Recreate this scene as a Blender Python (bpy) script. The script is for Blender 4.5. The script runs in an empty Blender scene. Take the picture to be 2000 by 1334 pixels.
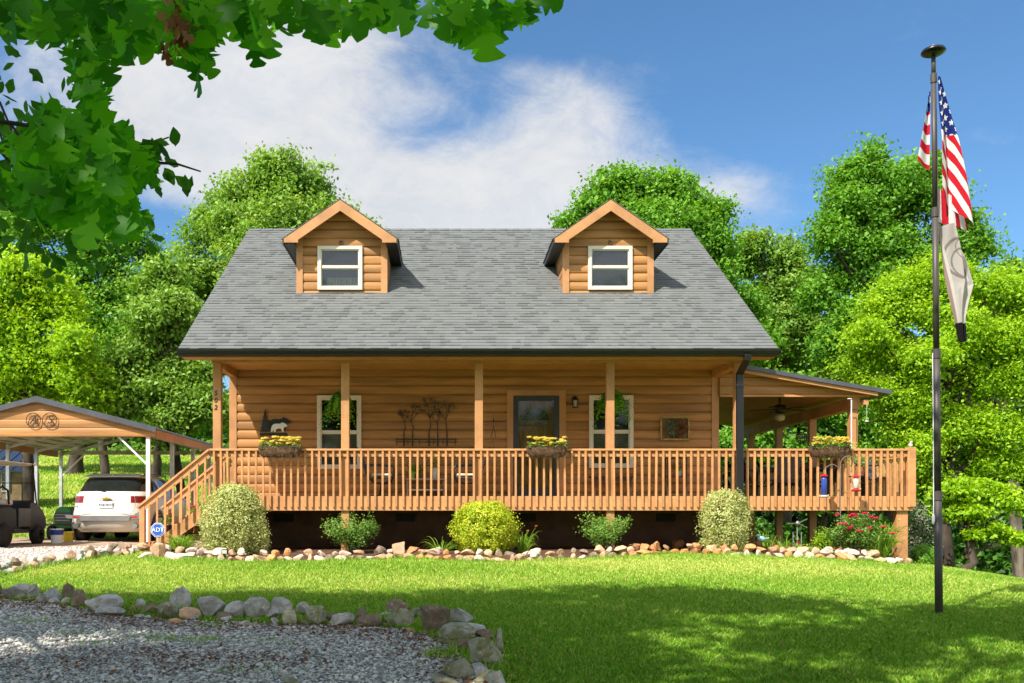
import bpy, math, random
import numpy as np
from mathutils import Vector, Matrix
R = math.radians
random.seed(7); RNG = np.random.default_rng(11)
C = bpy.context.scene.collection
scene = bpy.context.scene
# ------------------------------------------------------------------ camera
CAMZ = 1.6; F = 1800.0; VX = 870.0; VY = 998.0     # the lens in pixels of the 2000 px photograph
cam_d = bpy.data.cameras.new("camera"); cam = bpy.data.objects.new("camera", cam_d); C.objects.link(cam)
cam.location = (0, 0, CAMZ); cam.rotation_euler = (R(90), 0, 0)
cam_d.sensor_width = 36; cam_d.lens = F / 2000 * 36
cam_d.shift_x = (1000 - VX) / 2000; cam_d.shift_y = (VY - 667) / 2000
cam_d.clip_start = 0.05; cam_d.clip_end = 2000
scene.camera = cam
# ------------------------------------------------------------------ exposure
vs = scene.view_settings
vs.view_transform = 'Standard'; vs.look = 'None'; vs.gamma = 1; vs.exposure = 1.04; vs.use_curve_mapping = False
scene.cycles.max_bounces = 8; scene.cycles.diffuse_bounces = 3; scene.cycles.glossy_bounces = 2
scene.cycles.transmission_bounces = 4; scene.cycles.transparent_max_bounces = 8
# ------------------------------------------------------------------ sun
SUN_DIR = Vector((0.9, 1.0, -1.5)).normalized()
sd = bpy.data.lights.new("sun", 'SUN'); so = bpy.data.objects.new("sun", sd); C.objects.link(so)
sd.energy = 4.1; sd.angle = R(0.55); sd.color = (1.0, 0.94, 0.84)
so.rotation_euler = SUN_DIR.to_track_quat('-Z', 'Y').to_euler(); so.location = (-20, -20, 30)
# ------------------------------------------------------------------ sky
world = bpy.data.worlds.new("World"); scene.world = world; world.use_nodes = True
class NT:
    """tiny node-expression helper"""
    def __init__(s, nt): s.nt = nt; s.n = nt.nodes; s.l = nt.links
    def node(s, t, **k):
        x = s.n.new(t)
        for a, b in k.items(): setattr(x, a, b)
        return x
    def put(s, sock, v):
        if hasattr(v, 'is_output') or isinstance(v, bpy.types.NodeSocket): s.l.new(v, sock)
        elif v is not None: sock.default_value = v
    def m(s, op, a, b=None, c=None, clamp=False):
        x = s.node('ShaderNodeMath', operation=op, use_clamp=clamp)
        s.put(x.inputs[0], a); s.put(x.inputs[1], b); s.put(x.inputs[2], c)
        return x.outputs[0]
    def mix(s, f, a, b, blend='MIX'):
        x = s.node('ShaderNodeMix', data_type='RGBA', blend_type=blend)
        s.put(x.inputs[0], f); s.put(x.inputs[6], a); s.put(x.inputs[7], b)
        return x.outputs[2]
    def noise(s, vec, scale, detail=3, rough=.5, dist=0.):
        x = s.node('ShaderNodeTexNoise')
        if vec is not None: s.l.new(vec, x.inputs['Vector'])
        x.inputs['Scale'].default_value = scale; x.inputs['Detail'].default_value = detail
        x.inputs['Roughness'].default_value = rough; x.inputs['Distortion'].default_value = dist
        return x.outputs[0]
    def ramp(s, f, stops, interp='LINEAR'):
        x = s.node('ShaderNodeValToRGB'); x.color_ramp.interpolation = interp
        e = x.color_ramp.elements
        while len(e) < len(stops): e.new(.5)
        for q, (p, c) in zip(e, stops): q.position = p; q.color = (*c, 1) if len(c) == 3 else c
        s.put(x.inputs[0], f); return x.outputs[0]
    def mr(s, v, a, b, c=0., d=1.):
        x = s.node('ShaderNodeMapRange', interpolation_type='SMOOTHSTEP')
        s.put(x.inputs[0], v); x.inputs[1].default_value = a; x.inputs[2].default_value = b
        x.inputs[3].default_value = c; x.inputs[4].default_value = d
        return x.outputs[0]
w = NT(world.node_tree); world.node_tree.nodes.clear()
sky = w.node('ShaderNodeTexSky', sky_type='NISHITA', sun_disc=False)
sky.sun_elevation = math.asin(-SUN_DIR.z); sky.sun_rotation = math.atan2(-SUN_DIR.x, -SUN_DIR.y)
sky.air_density = 1.0; sky.dust_density = 0.3; sky.ozone_density = 2.5
geo = w.node('ShaderNodeTexCoord'); sep = w.node('ShaderNodeSeparateXYZ'); w.l.new(geo.outputs['Generated'], sep.inputs[0])
dx, dy, dz = sep.outputs
dyc = w.m('MAXIMUM', w.m('ABSOLUTE', dy), .08)
u = w.m('DIVIDE', dx, dyc); v = w.m('DIVIDE', dz, dyc)
comb = w.node('ShaderNodeCombineXYZ'); w.l.new(u, comb.inputs[0]); w.l.new(v, comb.inputs[1])
w.l.new(w.m('MULTIPLY', w.m('GREATER_THAN', dy, 0), 3.0), comb.inputs[2])
uv = comb.outputs[0]
def blob(px, py, rx, ry):                     # soft mask round a direction of the sky
    a = w.m('DIVIDE', w.m('SUBTRACT', u, (px - VX) / F), rx / F); b = w.m('DIVIDE', w.m('SUBTRACT', v, (VY - py) / F), ry / F)
    d = w.m('ADD', w.m('MULTIPLY', a, a), w.m('MULTIPLY', b, b))
    return w.m('POWER', 2.718, w.m('MULTIPLY', d, -1.0))
mp = w.node('ShaderNodeMapping'); w.l.new(uv, mp.inputs[0]); mp.inputs['Scale'].default_value = (1, 1.5, 1); mp.inputs['Rotation'].default_value = (0, 0, R(24))
n1 = w.noise(mp.outputs[0], 3.2, 9, .60, .2)
n2 = w.noise(mp.outputs[0], 11.0, 10, .70, .3)
nn = w.m('ADD', w.m('MULTIPLY', n1, .60), w.m('MULTIPLY', n2, .52))
bias = -0.34
terms = [(+.62, 560, 250, 340, 230), (+.55, 900, 440, 330, 150), (+.42, 250, 150, 330, 200), (+.50, 1080, 230, 170, 150), (+.25, 700, 20, 220, 90),
         (-.30, 850, 258, 120, 50), (-.22, 990, 200, 110, 55), (-.10, 900, 140, 120, 50), (-.50, 320, 470, 120, 60), (+.30, 1440, 370, 110, 40), (+.34, 1220, 400, 150, 80), (+.10, 1960, 270, 90, 25), (-.2, 1060, 60, 120, 70)]
acc = w.m('ADD', nn, bias)
for k, *q in terms: acc = w.m('ADD', acc, w.m('MULTIPLY', blob(*q), k))
acc = w.m('ADD', acc, w.m('MULTIPLY', w.m('LESS_THAN', dy, 0), .42))      # unseen cloud added behind the camera as white fill for shaded fronts
dens = w.mr(acc, .30, .82)
shade = w.m('ADD', .80, w.m('MULTIPLY', n1, .26))
cl = w.mix(w.mr(n2, .3, .7), (.83, .87, .94, 1), (1.0, 1.0, 1.0, 1))
bg_sky = w.node('ShaderNodeBackground'); bg_sky.inputs[1].default_value = 0.092
hs = w.node('ShaderNodeHueSaturation'); hs.inputs['Saturation'].default_value = 1.0; hs.inputs['Value'].default_value = 1.0
w.l.new(sky.outputs[0], hs.inputs['Color']); w.l.new(w.mix(1.0, hs.outputs[0], (.55, .78, .90, 1), 'MULTIPLY'), bg_sky.inputs[0])
bg_cl = w.node('ShaderNodeBackground'); w.l.new(cl, bg_cl.inputs[0]); w.l.new(w.m('MULTIPLY', shade, w.m('ADD', .445, w.m('MULTIPLY', w.m('LESS_THAN', dy, 0), .55))), bg_cl.inputs[1])  # the added cloud behind the camera is brighter, to lift the shade
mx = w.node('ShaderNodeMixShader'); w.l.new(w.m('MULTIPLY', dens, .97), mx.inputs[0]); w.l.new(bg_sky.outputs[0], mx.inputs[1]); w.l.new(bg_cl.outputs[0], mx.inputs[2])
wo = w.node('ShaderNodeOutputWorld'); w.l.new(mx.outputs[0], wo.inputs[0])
# ================================================================== helpers
def P(x, y, Y): return Vector(((x - VX) / F * Y, Y, CAMZ + (VY - y) / F * Y))
def WX(x, Y): return (x - VX) / F * Y
def WZ(y, Y): return CAMZ + (VY - y) / F * Y
def sst(a, b, x):
    t = np.clip((np.asarray(x, float) - a) / (b - a), 0, 1); return t * t * (3 - 2 * t)
def gz(X, Y):
    """height of the ground"""
    X = np.asarray(X, float); Y = np.asarray(Y, float)
    z = .49 + .039 * (np.clip(Y, -20, 18) - 9.63)
    t = np.maximum(0, Y - 27.5); tt = np.minimum(t, 60)
    wl = 1 - sst(-5, 5, X)
    z = z + .155 * tt * (tt / (tt + 1.5)) * wl
    r = np.maximum(0, X - 6.2); drop = .043 * np.minimum(r, 12) ** 1.6
    z = z - drop * sst(6, 15, Y)
    z = z - .9 * sst(17.5, 24, Y) * sst(5, 11, X)
    z = z + .018 * np.sin(X * 1.3 + 1) * np.sin(Y * .9) * sst(5, 8, Y)
    return z
def gzf(X, Y): return float(gz(X, Y))
def G(x, y, y0=3., y1=90.):
    """first ground point met by the ray through a pixel of the photograph"""
    Y = y0
    while Y < y1:
        p = P(x, y, Y)
        if p.z < gzf(p.x, p.y):
            a, b = Y - .2, Y
            for _ in range(20):
                m_ = (a + b) / 2; p = P(x, y, m_)
                if p.z < gzf(p.x, p.y): b = m_
                else: a = m_
            return P(x, y, b)
        Y += .2
    return P(x, y, y1)

# ------------------------------------------------------------------ materials
MATS = {}
def new_mat(name):
    m = bpy.data.materials.new(name); m.use_nodes = True; m.node_tree.nodes.clear(); MATS[name] = m
    t = NT(m.node_tree); out = t.node('ShaderNodeOutputMaterial'); return m, t, out
def paint(name, col, rough=.6, var=.12, scale=3., bump=0., bscale=60., metal=0., spec=.4, col2=None, attr=False, stretch=None, emit=None, orand=0.):
    """painted, stained or plain surface: colour with soft blotches, a little grain"""
    m, t, out = new_mat(name)
    tc = t.node('ShaderNodeTexCoord').outputs['Object']
    if stretch:
        mpn = t.node('ShaderNodeMapping'); t.l.new(tc, mpn.inputs[0]); mpn.inputs['Scale'].default_value = stretch; tc = mpn.outputs[0]
    c2 = col2 or tuple(x * (1 - var * 2.2) for x in col)
    nz = t.noise(tc, scale, 5, .6)
    base = t.mix(t.mr(nz, .3, .72), (*col, 1), (*c2, 1))
    if attr:
        a = t.node('ShaderNodeAttribute', attribute_name='rnd')
        base = t.mix(1.0, base, t.ramp(a.outputs['Fac'], [(0, (.72, .72, .74)), (.5, (1, 1, 1)), (1, (1.22, 1.2, 1.16))]), 'MULTIPLY')
    if orand:
        base = t.mix(1.0, base, t.ramp(t.node('ShaderNodeObjectInfo').outputs['Random'], [(0, (1 - orand,) * 3), (1, (1 + orand,) * 3)]), 'MULTIPLY')
    fine = t.noise(tc, bscale, 3, .6)
    base = t.mix(.10, base, t.ramp(fine, [(.3, (.45, .45, .45)), (.7, (1, 1, 1))]), 'MULTIPLY')
    b = t.node('ShaderNodeBsdfPrincipled'); t.put(b.inputs['Base Color'], base)
    b.inputs['Roughness'].default_value = rough; b.inputs['Metallic'].default_value = metal; b.inputs['Specular IOR Level'].default_value = spec
    if bump:
        bp = t.node('ShaderNodeBump'); bp.inputs['Strength'].default_value = bump; bp.inputs['Distance'].default_value = .01
        t.l.new(fine, bp.inputs['Height']); t.l.new(bp.outputs[0], b.inputs['Normal'])
    if emit: b.inputs['Emission Color'].default_value = (*emit[0], 1); b.inputs['Emission Strength'].default_value = emit[1]
    t.l.new(b.outputs[0], out.inputs[0]); return m
def leafmat(name, c0, c1, c2, trans=.4, rough=.5, spec=.3, tcol=None):
    """leaf: colour runs over c0..c2 with the leaf's own random number; light passes through"""
    m, t, out = new_mat(name)
    a = t.node('ShaderNodeAttribute', attribute_name='rnd')
    col = t.ramp(a.outputs['Fac'], [(0, c0), (.5, c1), (1, c2)])
    b = t.node('ShaderNodeBsdfPrincipled'); t.l.new(col, b.inputs['Base Color'])
    b.inputs['Roughness'].default_value = rough; b.inputs['Specular IOR Level'].default_value = spec
    tr = t.node('ShaderNodeBsdfTranslucent')
    t.l.new(t.mix(1.0, col, (*(tcol or (1.5, 1.35, .5)), 1), 'MULTIPLY'), tr.inputs[0])
    mx = t.node('ShaderNodeMixShader'); mx.inputs[0].default_value = trans
    t.l.new(b.outputs[0], mx.inputs[1]); t.l.new(tr.outputs[0], mx.inputs[2]); t.l.new(mx.outputs[0], out.inputs[0]); return m
def glassmat(name, tint=(.02, .025, .03), rough=.04, alpha=.35, refl=.75):
    """window glass seen by day: a dark clear sheet that mirrors the surroundings"""
    m, t, out = new_mat(name)
    tr = t.node('ShaderNodeBsdfTransparent'); tr.inputs[0].default_value = (*[min(1, x * 1.0) for x in (.80, .83, .82)], 1)
    gl = t.node('ShaderNodeBsdfGlossy'); gl.inputs['Roughness'].default_value = rough; gl.inputs['Color'].default_value = (.9, .95, 1, 1)
    df = t.node('ShaderNodeBsdfDiffuse'); df.inputs[0].default_value = (*tint, 1)
    fr = t.node('ShaderNodeFresnel'); fr.inputs[0].default_value = 1.7
    tcn = t.node('ShaderNodeTexCoord').outputs['Object']
    bp = t.node('ShaderNodeBump'); bp.inputs['Strength'].default_value = .12; t.l.new(t.noise(tcn, 2.2, 2, .5), bp.inputs['Height'])
    t.l.new(bp.outputs[0], gl.inputs['Normal'])
    m1 = t.node('ShaderNodeMixShader'); m1.inputs[0].default_value = alpha; t.l.new(tr.outputs[0], m1.inputs[1]); t.l.new(df.outputs[0], m1.inputs[2])
    m2 = t.node('ShaderNodeMixShader'); t.l.new(t.m('MULTIPLY', fr.outputs[0], refl), m2.inputs[0]); t.l.new(m1.outputs[0], m2.inputs[1]); t.l.new(gl.outputs[0], m2.inputs[2])
    t.l.new(m2.outputs[0], out.inputs[0]); return m

# ------------------------------------------------------------------ things
def thing(name, label, cat, loc=(0, 0, 0), rz=0, group=None):
    o = bpy.data.objects.new(name, None); C.objects.link(o); o.empty_display_size = .1
    o.location = loc; o.rotation_euler = (0, 0, rz); o['label'] = label; o['category'] = cat
    if group: o['group'] = group
    return o
def tag(o, label, cat, group=None, kind=None):
    if label: o['label'] = label
    if cat: o['category'] = cat
    if group: o['group'] = group
    if kind: o['kind'] = kind
    return o
def root_of(o):
    while o.parent: o = o.parent
    return o
class MB:
    def __init__(s): s.v = []; s.f = []; s.r = []; s.rv = .5
    def add(s, vs_, fs, rnd=None):
        n = len(s.v); s.v += [tuple(p) for p in vs_]; s.f += [tuple(i + n for i in f) for f in fs]
        s.r += [s.rv if rnd is None else rnd] * len(vs_); return s
    def hexa(s, p, rnd=None):       # 0-3 bottom ccw, 4-7 top
        return s.add(p, [(3, 2, 1, 0), (4, 5, 6, 7), (0, 1, 5, 4), (1, 2, 6, 5), (2, 3, 7, 6), (3, 0, 4, 7)], rnd)
    def box(s, x0, x1, y0, y1, z0, z1, rnd=None):
        return s.hexa([(x0, y0, z0), (x1, y0, z0), (x1, y1, z0), (x0, y1, z0), (x0, y0, z1), (x1, y0, z1), (x1, y1, z1), (x0, y1, z1)], rnd)
    def cbox(s, cx, cy, cz, sx, sy, sz, rnd=None): return s.box(cx - sx / 2, cx + sx / 2, cy - sy / 2, cy + sy / 2, cz - sz / 2, cz + sz / 2, rnd)
    def beam(s, a, b, w_, h, up=(0, 0, 1)):
        a = Vector(a); b = Vector(b); d = (b - a).normalized(); upv = Vector(up)
        sd_ = d.cross(upv).normalized() * w_ / 2; u_ = sd_.cross(d).normalized() * h / 2
        return s.hexa([a - sd_ - u_, a + sd_ - u_, b + sd_ - u_, b - sd_ - u_, a - sd_ + u_, a + sd_ + u_, b + sd_ + u_, b - sd_ + u_])
    def prism(s, pts, axis, a, b):
        """polygon pts (2-D) swept along axis from a to b; axis y: pts are (x,z); x: (y,z); z: (x,y)"""
        def q(p, t): return {'y': (p[0], t, p[1]), 'x': (t, p[0], p[1]), 'z': (p[0], p[1], t)}[axis]
        n = len(pts); vs_ = [q(p, a) for p in pts] + [q(p, b) for p in pts]
        fs = [tuple(range(n)), tuple(range(2 * n - 1, n - 1, -1))] + [(i, i + n, (i + 1) % n + n, (i + 1) % n) for i in range(n)]
        return s.add(vs_, fs)
    def tube(s, pts, r, n=8, cap=True):
        pts = [Vector(p) for p in pts]; rs = list(r) if hasattr(r, '__len__') else [r] * len(pts)
        vs_ = []; fs = []; ref = None
        for i, p in enumerate(pts):
            d = (pts[min(i + 1, len(pts) - 1)] - pts[max(i - 1, 0)]).normalized()
            if ref is None: ref = d.orthogonal().normalized()
            ref = (ref - d * ref.dot(d)); ref = ref.normalized() if ref.length > 1e-5 else d.orthogonal().normalized()
            o = d.cross(ref)
            for k in range(n):
                a = 2 * math.pi * k / n; vs_.append(p + (ref * math.cos(a) + o * math.sin(a)) * rs[i])
        for i in range(len(pts) - 1):
            for k in range(n): fs.append((i * n + k, i * n + (k + 1) % n, (i + 1) * n + (k + 1) % n, (i + 1) * n + k))
        if cap: fs += [tuple(range(n - 1, -1, -1)), tuple((len(pts) - 1) * n + k for k in range(n))]
        return s.add(vs_, fs)
    def lathe(s, prof, c=(0, 0, 0), n=20, axis='z', sx=1., sy=1.):
        vs_ = []; fs = []; c = Vector(c)
        for (r, z) in prof:
            for k in range(n):
                a = 2 * math.pi * k / n; p = (r * math.cos(a) * sx, r * math.sin(a) * sy, z)
                if axis == 'x': p = (p[2], p[0], p[1])
                if axis == 'y': p = (p[0], p[2], p[1])
                vs_.append(c + Vector(p))
        for i in range(len(prof) - 1):
            for k in range(n): fs.append((i * n + k, i * n + (k + 1) % n, (i + 1) * n + (k + 1) % n, (i + 1) * n + k))
        fs += [tuple(range(n - 1, -1, -1)), tuple((len(prof) - 1) * n + k for k in range(n))]
        return s.add(vs_, fs)
    def ell(s, c, rx, ry, rz, n=12, m_=8):
        prof = [(max(1e-4, math.sin(math.pi * i / m_)), -math.cos(math.pi * i / m_)) for i in range(m_ + 1)]
        k = MB().lathe(prof, (0, 0, 0), n); return s.add([(c[0] + p[0] * rx, c[1] + p[1] * ry, c[2] + p[2] * rz) for p in k.v], k.f)
    def blade(s, base, tip, w_, bend=(0, 0, 0), seg=4, rnd=None):
        """a narrow arched leaf"""
        base = Vector(base); tip = Vector(tip); bend = Vector(bend); d = (tip - base); sdv = d.cross(Vector((0, 1, .3)))
        sdv = (sdv.normalized() if sdv.length > 1e-5 else Vector((1, 0, 0))); vs_ = []
        for i in range(seg + 1):
            t = i / seg; p = base + d * t + bend * (4 * t * (1 - t)); ww = w_ * (1 - t ** 2) * .5 + .0006
            vs_ += [p - sdv * ww, p + sdv * ww]
        return s.add(vs_, [(2 * i, 2 * i + 1, 2 * i + 3, 2 * i + 2) for i in range(seg)], rnd)
    def xf(s, M_): s.v = [tuple(M_ @ Vector(p)) for p in s.v]; return s
    def join(s, o): n = len(s.v); s.v += o.v; s.f += [tuple(i + n for i in f) for f in o.f]; s.r += o.r; return s
    def build(s, name, mat, parent=None, world=False, smooth=False, bevel=0, loc=None):
        me = bpy.data.meshes.new(name)
        off = root_of(parent).location if (world and parent) else Vector((0, 0, 0))
        vs_ = [(p[0] - off[0], p[1] - off[1], p[2] - off[2]) for p in s.v] if world else s.v
        me.from_pydata(vs_, [], s.f); me.update()
        a = me.attributes.new('rnd', 'FLOAT', 'POINT'); a.data.foreach_set('value', np.array(s.r, np.float32))
        if smooth: me.polygons.foreach_set('use_smooth', [True] * len(me.polygons))
        o = bpy.data.objects.new(name, me); C.objects.link(o); me.materials.append(MATS[mat] if isinstance(mat, str) else mat)
        if parent: o.parent = parent
        if loc: o.location = loc
        if bevel:
            b = o.modifiers.new('bevel', 'BEVEL'); b.width = bevel; b.segments = 2; b.limit_method = 'ANGLE'
        return o
def fast_mesh(name, V, faces, rnd, mat, parent=None, smooth=False):
    """V (n,3) array, faces (m,k) array with a constant k"""
    me = bpy.data.meshes.new(name); V = np.ascontiguousarray(V, np.float32); faces = np.ascontiguousarray(faces, np.int32); k = faces.shape[1]
    me.vertices.add(len(V)); me.vertices.foreach_set('co', V.ravel())
    me.loops.add(faces.size); me.loops.foreach_set('vertex_index', faces.ravel())
    me.polygons.add(len(faces)); me.polygons.foreach_set('loop_start', np.arange(len(faces), dtype=np.int32) * k)
    if smooth: me.polygons.foreach_set('use_smooth', np.ones(len(faces), bool))
    me.update(calc_edges=True)
    a = me.attributes.new('rnd', 'FLOAT', 'POINT'); a.data.foreach_set('value', np.ascontiguousarray(rnd, np.float32))
    me.materials.append(MATS[mat] if isinstance(mat, str) else mat)
    o = bpy.data.objects.new(name, me); C.objects.link(o)
    if parent: o.parent = parent
    return o
def leaf_quads(cen, size, nrm, rnd, aspect=.55, rng=RNG, fold=.25, droop=None):
    """rhombic leaves, folded along the midrib: returns V, faces, rnd"""
    n = len(cen); nrm = nrm / np.maximum(1e-6, np.linalg.norm(nrm, axis=1, keepdims=True))
    a = rng.normal(size=(n, 3))
    if droop is not None: a += np.array([0, 0, -1.]) * droop
    a -= nrm * np.sum(a * nrm, axis=1, keepdims=True); a /= np.maximum(1e-6, np.linalg.norm(a, axis=1, keepdims=True))
    b = np.cross(nrm, a); L = size[:, None] * .5; W = L * aspect
    lift = nrm * W * fold
    V = np.stack([cen - a * L, cen + b * W + lift - a * L * .1, cen + a * L, cen - b * W + lift - a * L * .1], axis=1).reshape(-1, 3)
    f = np.arange(4 * n).reshape(n, 4)
    return V, f, np.repeat(rnd, 4)
def cloud_obj(name, cen, size, nrm, rnd, mat, parent=None, off=None, **k):
    V, f, r = leaf_quads(cen, size, nrm, rnd, **k)
    if off is not None: V = V - np.array(off)
    return fast_mesh(name, V, f, r, mat, parent)
def unit(n, rng=RNG):
    d = rng.normal(size=(n, 3)); return d / np.linalg.norm(d, axis=1, keepdims=True)
def text_mb(s_, size, depth=.004, shear=0., font_scale=1.):
    cu = bpy.data.curves.new('t', 'FONT'); cu.body = s_; cu.size = size; cu.extrude = depth; cu.align_x = 'CENTER'; cu.align_y = 'CENTER'; cu.shear = shear; cu.resolution_u = 3
    o = bpy.data.objects.new('t', cu); C.objects.link(o); bpy.context.view_layer.update()
    dg = bpy.context.evaluated_depsgraph_get(); me = bpy.data.meshes.new_from_object(o.evaluated_get(dg))
    mb = MB(); mb.add([(v_.co.x, -v_.co.z, v_.co.y) for v_ in me.vertices], [tuple(p.vertices) for p in me.polygons])   # stands in the xz plane, facing -y
    bpy.data.objects.remove(o); bpy.data.curves.remove(cu); bpy.data.meshes.remove(me); return mb
def T(x, y, z): return Matrix.Translation((x, y, z))
def inpoly(px, py, poly):
    px = np.asarray(px); py = np.asarray(py); ins = np.zeros(px.shape, bool); n = len(poly)
    for i in range(n):
        x0, y0 = poly[i]; x1, y1 = poly[(i + 1) % n]
        c = ((y0 > py) != (y1 > py)) & (px < (x1 - x0) * (py - y0) / (y1 - y0 + 1e-12) + x0); ins ^= c
    return ins
# ------------------------------------------------------------------ the palette
paint('siding', (.50, .24, .076), .55, .20, 1.8, .2, 60, stretch=(.3, 1, 4.), attr=True)
paint('trim', (.53, .258, .102), .6, .13, 2.2, .1, 50, orand=.08)
paint('deckwood', (.62, .30, .12), .62, .14, 4., .2, 70, orand=.12)
paint('soffit', (.50, .28, .09), .7, .10, 2.)
paint('foundation', (.17, .095, .06), .9, .2, 3., .3, 30)
paint('vent', (.01, .01, .01), .6)
paint('shingle', (.137, .144, .140), .95, .16, 2.5, .6, 150, attr=True, col2=(.118, .124, .12))
paint('drip', (.30, .12, .05), .6)
paint('black_metal', (.012, .012, .014), .32, .1, spec=.5)
paint('dark_metal', (.03, .028, .028), .45, .2, 8)
paint('window_frame', (.78, .70, .56), .5, .05)
paint('window_frame_white', (.70, .65, .53), .45, .04)
paint('storm_frame', (.045, .052, .062), .5, .1)
paint('door_wood', (.66, .34, .09), .45, .25, 2., .2, 30, stretch=(6, 1, 1))
paint('blind', (.30, .27, .19), .6, .1)
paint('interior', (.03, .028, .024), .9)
paint('curtain', (.42, .52, .30), .8, .25, 14)
glassmat('glass', (.05, .05, .045), .04, .04, .28); glassmat('glass_dormer', (.05, .06, .07), .05, .2, .6)
paint('white_paint', (.80, .80, .78), .4, .04)
paint('galv', (.55, .56, .57), .45, .15, 6, metal=.3)
paint('carport_ceiling', (.50, .47, .38), .5, .2, 4, metal=.1)
paint('metal_roof', (.10, .105, .125), .42, .12, 3, metal=.3)
paint('bark', (.085, .062, .045), .95, .35, 5., .9, 14, stretch=(1, 1, .3))
paint('bark_light', (.20, .165, .125), .95, .35, 5., .9, 14, stretch=(1, 1, .3))
paint('coir', (.16, .085, .045), 1., .35, 10, 1.2, 40)
paint('gilt', (.5, .3, .1))
paint('cream', (.72, .66, .50), .8)
paint('sling', (.10, .105, .11), .8, .2, 10)
paint('green_pot', (.22, .36, .05), .5)
paint('terracotta', (.38, .15, .07), .8)
paint('wicker', (.26, .17, .09), .9, .3, 20, 1., 60)
paint('red_plastic', (.55, .015, .03), .3)
paint('blue_plastic', (.03, .07, .35), .3)
paint('clear_plastic', (.62, .60, .52), .2)
paint('white_car', (.60, .565, .51), .22, .03, 2., spec=.6)
paint('grey_trim', (.20, .20, .20), .5)
paint('rubber', (.018, .017, .016), .85, .3, 8)
paint('alloy', (.45, .44, .42), .3, .1, metal=.8)
paint('gold', (.60, .36, .06), .3, metal=.6)
paint('lamp_red', (.22, .008, .01), .15)
paint('lamp_bright', (.75, .02, .01), .25)
paint('beige', (.50, .42, .29), .6)
paint('seat_grey', (.50, .48, .44), .6)
paint('tractor_green', (.02, .17, .035), .35)
paint('yellow', (.75, .55, .03), .4)
paint('blue', (.02, .06, .35), .45)
paint('sign_blue', (.03, .12, .55), .4)
paint('shed_wall', (.30, .19, .10), .8, .2)
paint('pole', (.085, .072, .068), .5, .1, metal=.15)
paint('cart_black', (.007, .007, .008), .45, .1, spec=.22)
paint('concrete', (.42, .30, .20), .9, .18, .8, .3, 30)
paint('mulch', (.14, .06, .03), 1., .35, 6, 1., 25)
paint('plate_ink', (.08, .10, .25), .5)
paint('bird_white', (.75, .73, .70), .6)
paint('paleblue', (.35, .55, .60), .5)
def rockmat(name, c, c2, c3):
    m, t, out = new_mat(name); tc = t.node('ShaderNodeTexCoord').outputs['Object']
    oi = t.node('ShaderNodeObjectInfo').outputs['Random']
    va = t.node('ShaderNodeVectorMath', operation='ADD'); t.l.new(tc, va.inputs[0]); cmb = t.node('ShaderNodeCombineXYZ')
    t.l.new(t.m('MULTIPLY', oi, 40.), cmb.inputs[0]); t.l.new(cmb.outputs[0], va.inputs[1]); vec = va.outputs[0]
    a = t.mix(t.mr(t.noise(vec, 9, 5, .6, .6), .35, .65), (*c, 1), (*c2, 1))
    a = t.mix(t.mr(t.noise(vec, 22, 5, .7, 1.), .52, .7, 0, .8), a, (*c3, 1))
    a = t.mix(1., a, t.ramp(oi, [(0, (.85, .85, .85)), (1, (1.2, 1.18, 1.16))]), 'MULTIPLY')
    b = t.node('ShaderNodeBsdfPrincipled'); t.l.new(a, b.inputs['Base Color']); b.inputs['Roughness'].default_value = .92; b.inputs['Specular IOR Level'].default_value = .25
    bp = t.node('ShaderNodeBump'); bp.inputs['Strength'].default_value = .9; bp.inputs['Distance'].default_value = .02
    t.l.new(t.noise(vec, 30, 8, .7), bp.inputs['Height']); t.l.new(bp.outputs[0], b.inputs['Normal']); t.l.new(b.outputs[0], out.inputs[0])
rockmat('rock_grey', (.52, .50, .48), (.32, .29, .25), (.68, .66, .63))
rockmat('rock_brown', (.27, .19, .125), (.17, .13, .09), (.42, .35, .28))
rockmat('rock_tan', (.58, .36, .22), (.42, .26, .16), (.68, .52, .40))
rockmat('rock_pale', (.70, .56, .46), (.52, .38, .28), (.78, .70, .62))
rockmat('rock_orange', (.62, .29, .12), (.48, .20, .08), (.70, .44, .27))
rockmat('rock_moss', (.38, .35, .27), (.19, .19, .07), (.56, .53, .47))
# leaves
leafmat('leaf_mid', (.06, .18, .016), (.14, .34, .024), (.28, .48, .06), .38)
leafmat('leaf_pale', (.09, .20, .025), (.20, .37, .045), (.42, .54, .14), .38)
leafmat('leaf_bright', (.13, .29, .012), (.30, .51, .015), (.54, .68, .04), .44)
leafmat('leaf_dark', (.04, .12, .015), (.10, .25, .025), (.20, .36, .05), .34)
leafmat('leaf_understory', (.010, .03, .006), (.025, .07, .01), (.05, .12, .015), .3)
leafmat('oak_leaf', (.03, .16, .004), (.09, .34, .008), (.24, .55, .02), .66, .45, tcol=(1.2, 1.5, .4))
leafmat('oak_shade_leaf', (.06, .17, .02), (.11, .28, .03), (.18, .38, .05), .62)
leafmat('beech_leaf', (.03, .13, .012), (.06, .22, .018), (.11, .31, .03), .6)
leafmat('dead_leaf', (.16, .06, .02), (.25, .11, .04), (.36, .18, .08), .25, tcol=(1.2, .9, .5))
leafmat('variegated', (.17, .27, .04), (.42, .46, .14), (.72, .70, .36), .3, tcol=(1.2, 1.2, .6))
leafmat('gold_leaf', (.13, .30, .012), (.38, .49, .02), (.78, .72, .06), .35, tcol=(1.2, 1.2, .5))
leafmat('rose_leaf', (.06, .15, .022), (.15, .30, .04), (.32, .45, .10), .35)
leafmat('fern', (0.05075, 0.1595, 0.0116), (0.116, 0.319, 0.0174), (0.232, 0.4785, 0.029), .5)
leafmat('blade_leaf', (0.087, 0.2175, 0.0145), (0.203, 0.406, 0.029), (0.435, 0.58, 0.0725), .4)
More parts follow.
